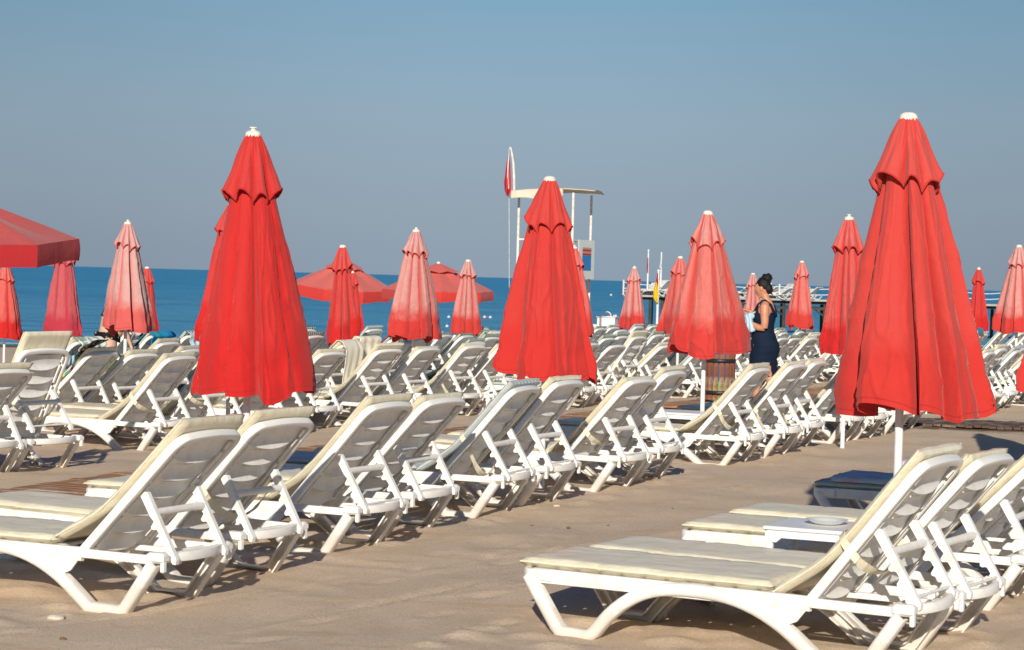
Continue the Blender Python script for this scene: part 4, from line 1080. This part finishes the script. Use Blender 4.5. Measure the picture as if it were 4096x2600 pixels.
xs = [(2575+i*15, 0) for i in range(9)]+[(2940+i*16, 0) for i in range(12)]+[(3150+i*18, 0) for i in range(4)]+[(2720+i*16, 0) for i in range(10)]
for i, (u, _z) in enumerate(xs):
    o = bpy.data.objects.new('pier_lounger', PL); COL.objects.link(o); X = (u-2048)/FPX*(PY+1.4)
    o.location = (X-.9, PY+1.2+random.uniform(-.5, .8), PZ+.002); o.scale = (1, 1, random.choice((.55, .7, .85, .6))); o.rotation_euler = (0, 0, random.uniform(.35, .8)*(1 if i % 3 else -1))
    tag(o, 'plain white lounger crowded with others on the pier deck', 'sun lounger', 'white loungers crowded on the pier')
def pole(u, vt, Y, zb, name, label):
    a = at(u, vt, Y); t = thing('flagpole', label, 'flagpole', (a.x, a.y, zb)); m = MB(); m.tube([(0, 0, -.02), (0, 0, a.z-zb)], [.045, .03], 10); ob('pole', m.mesh('pole', PAINT), t)
    m = MB(); m.ball((0, 0, a.z-zb+.02), .05, 8, 6); ob('finial', m.mesh('finial', PAINT), t); return a
a = pole(2594, 1003, 106, PZ, 'pole', 'tall white flagpole on the pier carrying a limp red flag')
Y_ = 105.9; hangflag('flag', [(at(2590, 1030, Y_), at(2593, 1030, Y_)), (at(2588, 1060, Y_), at(2593, 1055, Y_)), (at(2588, 1087, Y_), at(2591, 1090, Y_))], [FR], 'tiny limp red flag on the left pier flagpole', amp=.05)
a = pole(2646, 1014, 107, PZ, 'pole', 'white flagpole on the pier carrying a limp white flag')
Y_ = 106.8; hangflag('flag', [(at(2643, 1030, Y_), at(2646, 1030, Y_)), (at(2640, 1055, Y_), at(2646, 1055, Y_)), (at(2638, 1072, Y_), at(2641, 1074, Y_))], [FWh], 'tiny limp white flag on the right pier flagpole', amp=.05)
pz_ = at(2634, 1086, 70); gg = gz(pz_.x, 70); a = pole(2634, 1086, 70, max(gg, -.75), 'pole', 'white flagpole on the shore carrying the red and yellow flag')
Y_ = 69.9; hangflag('flag', [(at(2630, 1092, Y_), at(2633, 1092, Y_)), (at(2624, 1122, Y_), at(2633, 1120, Y_)), (at(2613, 1165, Y_), at(2633, 1160, Y_)), (at(2614, 1195, Y_), at(2632, 1190, Y_)), (at(2626, 1210, Y_), at(2631, 1212, Y_))],
     [FR, FY], 'limp flag, red above yellow, on the shore in front of the pier', amp=.06, split=lambda u, v: 0 if v < .26+.1*u else 1)
# ------------------------------------------------------------------ people
def skin_mat(name, c, c2):
    m_, nt, bs = newmat(name); f = ramp(nt, noisetex(nt, 5, 3), [(.3, 0), (.7, 1)]); nt.links.new(mixc(nt, f, c, c2), bs.inputs['Base Color'])
    bs.inputs['Roughness'].default_value = .5; bs.inputs['Subsurface Weight'].default_value = .08; bs.inputs['Subsurface Scale'].default_value = .01; return m_
def body_mesh(m, name, mat, parent, vox):
    o = ob(name, m.mesh(name, mat, 0), parent)
    r_ = o.modifiers.new('one_surface', 'REMESH'); r_.mode = 'VOXEL'; r_.voxel_size = vox; r_.use_smooth_shade = True
    s_ = o.modifiers.new('soften', 'SMOOTH'); s_.factor = .5; s_.iterations = 3; return o
def hand(m, w, d, up, spread, curl=.5, sc=1.0):
    """palm from wrist w along d; five unequal bent fingers, thumb off the palm's side"""
    w = Vector(w); d = Vector(d).normalized(); up = Vector(up); up = (up-d*up.dot(d)).normalized(); sd = d.cross(up)*spread
    m.tube([w, w+d*.035*sc, w+d*.075*sc], [.020*sc, .026*sc, .024*sc], 10)
    for k in (-1, 0, 1): m.tube([w+d*.02+sd*k*.016, w+d*.082*sc+sd*k*.026*sc], [.014*sc, .0125*sc], 8)
    for i, ln in enumerate((.060, .070, .066, .052)):
        b = w+d*.080*sc+sd*(-.032+.021*i)*sc; a1 = (d-up*curl*.5).normalized(); a2 = (d*.6-up*curl*1.4).normalized(); a3 = (d*.1-up*curl*1.8).normalized()
        p1 = b+a1*ln*.5*sc; p2 = p1+a2*ln*.35*sc; p3 = p2+a3*ln*.25*sc
        m.tube([b-d*.01, p1, p2, p3], [.0095*sc, .009*sc, .0082*sc, .007*sc], 8)
    b = w+d*.025*sc-sd*.022*sc; p1 = b+(d*.6-sd*.8).normalized()*.035*sc; p2 = p1+(d*.9-sd*.2-up*.4*curl).normalized()*.035*sc
    m.tube([b, p1, p2], [.012*sc, .011*sc, .009*sc], 8)
SK1 = skin_mat('tanned_skin', (.58, .27, .155), (.50, .21, .12)); SK2 = skin_mat('pale_skin', (.64, .42, .31), (.58, .36, .26))
HAIR = simple('black_hair', (.010, .008, .008), .62, .3, 40, .9, bscale=140, spec=.3); NAVY = simple('navy_jersey', (.006, .015, .038), .85, .25, 5, .3, spec=.2)
# woman in the navy dress, walking left on the plank walkway and looking down at a phone
WY = 28.2; pw = at(3054, 1300, WY); gw = gz(pw.x, pw.y)+.03
wz = math.atan2(.30, -.95)
w = thing('person', 'woman in a sleeveless navy dress with a black hair bun, looking down at a phone', 'person', (pw.x, pw.y, gw), wz)
m = MB(); dz = 0
m.tube([(.01, 0, .86), (.0, 0, .95), (0, 0, 1.06), (-.01, 0, 1.16), (-.015, 0, 1.28), (-.035, 0, 1.40), (-.045, 0, 1.47), (-.035, 0, 1.52)], [.13, .14, .115, .10, .115, .115, .08, .055], 18)
m.ball((0, .07, .90), (.14, .12, .13)); m.ball((0, -.07, .90), (.14, .12, .13)); m.ball((-.05, .07, .89), (.13, .10, .12)); m.ball((-.05, -.07, .89), (.13, .10, .12))
m.ball((-.03, .09, 1.36), (.095, .10, .12)); m.ball((-.03, -.09, 1.36), (.095, .10, .12)); m.ball((.065, .07, 1.33), (.07, .065, .07)); m.ball((.065, -.07, 1.33), (.07, .065, .07))
m.tube([(-.045, 0, 1.45), (-.025, 0, 1.53), (.0, 0, 1.60)], [.06, .052, .055], 14)                       # neck
hc = Vector((.035, 0, 1.675)); tl_ = Matrix.Rotation(R(24), 4, 'Y')
m.ball(hc, (.098, .076, .118), 22, 16, tl_)
def hp(a): return hc + tl_.to_3x3() @ Vector(a)
m.ball(hp((.035, 0, -.055)), (.055, .052, .062), 16, 12, tl_); m.ball(hp((.072, 0, -.098)), (.022, .026, .020))       # jaw, chin
m.tube([hp((.090, 0, .010)), hp((.108, 0, -.022)), hp((.100, 0, -.034))], [.009, .014, .012], 10)                         # nose
m.ball(hp((.088, 0, -.058)), (.014, .022, .007)); m.ball(hp((.085, 0, -.070)), (.014, .018, .008))                        # lips
m.ball(hp((.084, .032, .022)), (.014, .024, .009)); m.ball(hp((.084, -.032, .022)), (.014, .024, .009))                  # brows
for s_ in (-1, 1): m.ball(hp((-.005, s_*.078, -.008)), (.020, .010, .034))                                              # ears
# left arm (towards the camera): upper arm down, forearm forward
m.tube([(-.04, .13, 1.465), (-.045, .185, 1.43), (-.05, .205, 1.34), (-.055, .21, 1.22), (-.05, .205, 1.15)], [.052, .062, .058, .050, .045], 14)
m.tube([(-.055, .205, 1.15), (.03, .19, 1.155), (.13, .15, 1.20), (.185, .12, 1.225)], [.044, .045, .034, .027], 14)
hand(m, (.185, .12, 1.225), (1, -.25, .10), (0, -.1, 1), 1, .9)
m.tube([(-.04, -.13, 1.465), (-.03, -.185, 1.42), (.0, -.20, 1.32), (.02, -.19, 1.22)], [.05, .055, .048, .042], 14)
m.tube([(.02, -.19, 1.22), (.10, -.15, 1.28), (.20, -.08, 1.36)], [.041, .036, .026], 14)
hand(m, (.20, -.08, 1.36), (.9, .2, .35), (-.3, 0, 1), -1, .5)
# legs, mid stride
m.tube([(-.02, .085, .88), (-.07, .085, .62), (-.11, .08, .50), (-.20, .08, .33), (-.30, .08, .13), (-.315, .08, .10)], [.105, .088, .062, .060, .040, .036], 16)
m.tube([(-.325, .08, .10), (-.30, .08, .05), (-.23, .08, .022), (-.17, .08, .018)], [.034, .034, .028, .016], 12)
m.tube([(0, -.085, .88), (.06, -.085, .62), (.085, -.08, .50), (.09, -.08, .35), (.07, -.08, .14), (.065, -.08, .10)], [.105, .088, .062, .058, .040, .036], 16)
m.tube([(.055, -.08, .07), (.09, -.08, .045), (.16, -.08, .030), (.22, -.08, .022)], [.034, .034, .028, .016], 12)
body_mesh(m, 'body', SK1, w, .0075)
m = MB()   # dress
RG = [(1.395, -.035, .128, .165), (1.34, -.01, .150, .172), (1.28, -.005, .150, .170), (1.20, -.005, .132, .155), (1.13, -.005, .128, .150), (1.11, -.005, .134, .155), (1.02, -.01, .160, .178), (.92, -.03, .186, .196), (.84, -.03, .188, .196), (.74, -.01, .178, .186), (.62, -.012, .180, .176), (.50, -.022, .176, .166)]
def dress(a, b):
    k = b*(len(RG)-1); i = min(len(RG)-2, int(k)); f = k-i; f = f*f*(3-2*f); r0, r1 = RG[i], RG[i+1]; z_, cx_, rx_, ry_ = [r0[j]*(1-f)+r1[j]*f for j in range(4)]
    q = 6.28318*a; e = 1+.02*noise.noise(Vector((math.cos(q)*2, math.sin(q)*2, z_*7)))+.012*math.sin(z_*70+3*math.cos(q))*(1 if b > .35 else .4)
    top = (.055*math.cos(q*2)+.05*(math.cos(q) > .3)*0 - .11*max(0, -math.cos(q))**3)*max(0, 1-b*9)
    pull = -.02*max(0, b-.8)/.2*math.cos(q)
    return (cx_+rx_*math.cos(q)*e, ry_*math.sin(q)*e, z_+top*(-1 if False else 1)+pull)
m.grid(dress, 56, 60, True)
for s_ in (-1, 1):
    m.sweep([(.095, s_*.095, 1.38), (.055, s_*.105, 1.47), (-.03, s_*.11, 1.522), (-.11, s_*.10, 1.46), (-.145, s_*.075, 1.38), (-.160, s_*.045, 1.30)], [(-.028, -.004), (.028, -.004), (.028, .004), (-.028, .004)], (0, 1, 0))
o = ob('dress', m.mesh('dress', NAVY, 0), w); o.modifiers.new('s', 'SOLIDIFY').thickness = .006
m = MB()   # hair pulled back, bun
m.ball(hp((-.036, 0, .030)), (.096, .084, .104), 26, 18, tl_); m.ball(hp((-.075, 0, -.035)), (.062, .066, .080), 20, 14, tl_)
bc_ = hp((-.112, 0, .098)); m.ball(bc_, (.066, .062, .058), 20, 14)
rb = random.Random(4)
for i in range(26):
    q = rb.uniform(0, 6.28); h_ = rb.uniform(-1, 1); r_ = math.sqrt(1-h_*h_)*.060; m.ball(bc_+Vector((r_*math.cos(q), r_*math.sin(q), h_*.054)), rb.uniform(.014, .026), 8, 6)
for i in range(8): a_ = i*.35; m.tube([hp((.050-.02*abs(i-4)*.2, -.055+.0157*i, .078)), hp((-.04, -.066+.019*i, .128)), bc_], [.006, .012, .014], 8)
for i in range(5): m.tube([hp((-.09, -.03+.015*i, -.10)), hp((-.095, -.035+.018*i, -.135-.01*(i % 2)))], [.006, .002], 5)
o = ob('hair', m.mesh('hair', HAIR, 0), w)
m = MB(); m.tube([(.172+.033*0, .128+.031*math.cos(q), 1.222+.031*math.sin(q)) for q in [2*math.pi*k/20 for k in range(20)]], .0075, 8, closed=True)
ob('wristband', m.mesh('wristband', simple('yellow_rubber', (.80, .62, .02), .4, .05)), w)
m = MB(); m.box((-.255, .08, .008), (.02, .02, .01)); 
for y_, x0_, x1_ in ((.08, -.34, -.15), (-.08, .02, .24)): m.box(((x0_+x1_)/2, y_, .008), (x1_-x0_, .085, .018), bev=.008)
ob('sandals', m.mesh('sandals', simple('dark_sandal', (.05, .02, .02), .6, .1)), w)
ML = Matrix.Translation(w.location) @ Matrix.Rotation(wz, 4, 'Z')
m = MB(); m.box((0, 0, 0), (.008, .074, .15), bev=.003); o = ob('phone', m.mesh('phone', simple('phone_shell', (.03, .015, .03), .25, .1))); o.matrix_world = ML @ Matrix.Translation((.315, -.045, 1.425)) @ Matrix.Rotation(R(-52), 4, 'Y')
tag(o, "dark phone held up in the navy dressed woman's hand", 'phone')
m = MB()
def tw_(u, v):    # towel folded over the forearm, hanging
    q = (u-.5)*2; z_ = 1.335-.10*q*q*0; L_ = .31 if q < 0 else .20
    yy = .13+.09*math.sin(q*1.4)*(1 if True else 0); drop = max(0, abs(q)-.22)
    return (.10+.13*v+.02*math.sin(u*11+v*3)+.02*noise.noise(Vector((u*4, v*3, 1))), yy*.9+.02*math.sin(v*14+u*5), 1.30+.045*math.cos(q*1.2)-drop*L_*1.35-.04*v+.01*noise.noise(Vector((u*7, v*7, 4))))
m.grid(tw_, 34, 22)
for q_ in m.v[:0]: pass
m.ball((.15, .08, 1.305), (.085, .06, .045)); m.ball((.10, .06, 1.32), (.08, .06, .045))
o = ob('towel', m.mesh('towel', LBLUE, 0)); o.matrix_world = ML; o.modifiers.new('s', 'SOLIDIFY').thickness = .012
tag(o, "light blue towel bundled over the navy dressed woman's forearm", 'towel')
m = MB(); m.ball((.27, .05, 1.12), (.055, .04, .065), 14, 10); m.tube([(.25, .06, 1.17), (.24, .08, 1.22)], .006, 6)
o = ob('pouch', m.mesh('pouch', REDM, 0)); o.matrix_world = ML; tag(o, "small red pouch hanging under the navy dressed woman's hand", 'pouch')
# bather bending forward, back to the camera's left
BY_ = 30.2; pb_ = at(437, 1330, BY_); gb = gz(pb_.x, pb_.y)
w2 = thing('person', 'bather in a black bikini bending forward behind the washed out pink parasol', 'person', (pb_.x, pb_.y, gb), .15); w2.scale = (.93, .93, .93)
m = MB()
m.tube([(.0, 0, .84), (.0, 0, .95), (.01, 0, 1.06), (.02, 0, 1.18), (.05, 0, 1.29), (.10, 0, 1.36), (.14, 0, 1.39)], [.16, .165, .150, .145, .135, .11, .07], 20)
m.ball((-.05, .08, .90), (.135, .12, .14)); m.ball((-.05, -.08, .90), (.135, .12, .14)); m.ball((.10, 0, .98), (.11, .14, .11)); m.ball((.11, .08, 1.17), (.08, .075, .08)); m.ball((.11, -.08, 1.17), (.08, .075, .08))
m.tube([(.13, 0, 1.38), (.19, 0, 1.40), (.24, 0, 1.40)], [.06, .054, .055], 12); hb = Vector((.29, 0, 1.37)); m.ball(hb, (.10, .075, .11), 18, 14, Matrix.Rotation(R(70), 4, 'Y'))
m.tube([hb+Vector((.03, 0, -.09)), hb+Vector((.01, 0, -.115))], [.012, .014], 8)
for s_ in (-1, 1):
    m.tube([(.10, s_*.14, 1.35), (.13, s_*.20, 1.28), (.19, s_*.21, 1.13), (.22, s_*.20, 1.04)], [.055, .055, .048, .042], 12); m.tube([(.22, s_*.20, 1.04), (.28, s_*.18, .92), (.33, s_*.15, .80)], [.041, .036, .027], 12)
    hand(m, (.33, s_*.15, .80), (.3, -.05*s_, -1), (-1, 0, -.2), s_, .5)
    m.tube([(0, s_*.09, .86), (.0, s_*.095, .66), (.01, s_*.09, .48), (-.01, s_*.09, .33), (-.02, s_*.09, .12), (-.02, s_*.09, .09)], [.125, .112, .072, .070, .042, .038], 16)
    m.tube([(-.03, s_*.09, .06), (.03, s_*.09, .045), (.12, s_*.09, .025), (.18, s_*.09, .018)], [.036, .036, .030, .016], 12)
    m.ball(hb+Vector((.0, s_*.075, 0)), (.03, .01, .02))
body_mesh(m, 'body', SK2, w2, .0095)
m = MB()
def bik(a, b): q = 6.28318*a; z_ = .985-.17*b*(.42+.58*abs(math.cos(q))); f = math.sin(math.pi*min(1, .30+b*.55)); return (-.01+(.195+.012*f)*math.cos(q)*(1 if math.cos(q) < 0 else .86), (.212)*math.sin(q), z_)
m.grid(bik, 48, 12, True); BIK = towel_mat('black_print_swimwear', [(.006, .006, .007)]*9+[(.40, .40, .40)], 30, .6)
o = ob('bikini_bottom', m.mesh('bikini_bottom', BIK, 0), w2); o.modifiers.new('s', 'SOLIDIFY').thickness = .006
m = MB(); m.tube([(.03+.155*math.cos(q), .158*math.sin(q), 1.185-.10*math.cos(q)*.6) for q in [2*math.pi*k/28 for k in range(28)]], .012, 8, closed=True)
for s_ in (-1, 1): m.tube([(-.115, s_*.08, 1.24), (-.07, s_*.10, 1.36), (.06, s_*.10, 1.46), (.16, s_*.09, 1.40)], .006, 6)
ob('bikini_top', m.mesh('bikini_top', BLACK, 0), w2)
m = MB(); m.ball(hb+Vector((.02, 0, .03)), (.115, .085, .105), 18, 12); ob('hair', m.mesh('hair', HAIR, 0), w2)
# ------------------------------------------------------------------ bits lying on the sand
SH, TW = simple('shell_white', (.62, .56, .46), .5, .2, 40), simple('dry_twig', (.16, .09, .05), .8, .2)
for i, (u, v, s_, kind, lab) in enumerate([(222, 2474, .045, 0, 'broken white shell lying on the sand below the first left lounger'), (252, 2563, .016, 1, 'small brown pebble on the sand in the bottom left corner'), (2227, 2024, .028, 0, 'white shell at the aisle edge near the middle parasol'),
        (2274, 2103, .014, 1, 'dark pebble in the middle of the open sand aisle'), (2433, 2095, .010, 1, 'tiny reddish pebble right of the dark one in the aisle'), (2690, 2040, .009, 1, 'tiny dark pebble far up the open sand aisle'), (2128, 2098, .010, 1, 'tiny brown pebble left of the dark one in the aisle')]):
    hv = 1111.5+(u-2048)*.0265; Y = FPX*1.7/(v-hv); p_ = at(u, v, Y); zz = ground_z(p_.x, p_.y)
    m = MB(); m.ball((0, 0, 0), (s_, s_*.6, s_*.35 if kind == 0 else s_*.7), 12, 8)
    for k, q in enumerate(m.v): n_ = 1+.25*noise.noise(Vector(q)*60+Vector((i, 0, 0))); m.v[k] = (q[0]*n_, q[1]*n_, q[2]*n_)
    nm = 'shell' if kind == 0 else 'pebble'; o = ob(nm, m.mesh(nm, SH if kind == 0 else TW, 0), None, (p_.x, p_.y, zz+s_*.2)); tag(o, lab, nm)
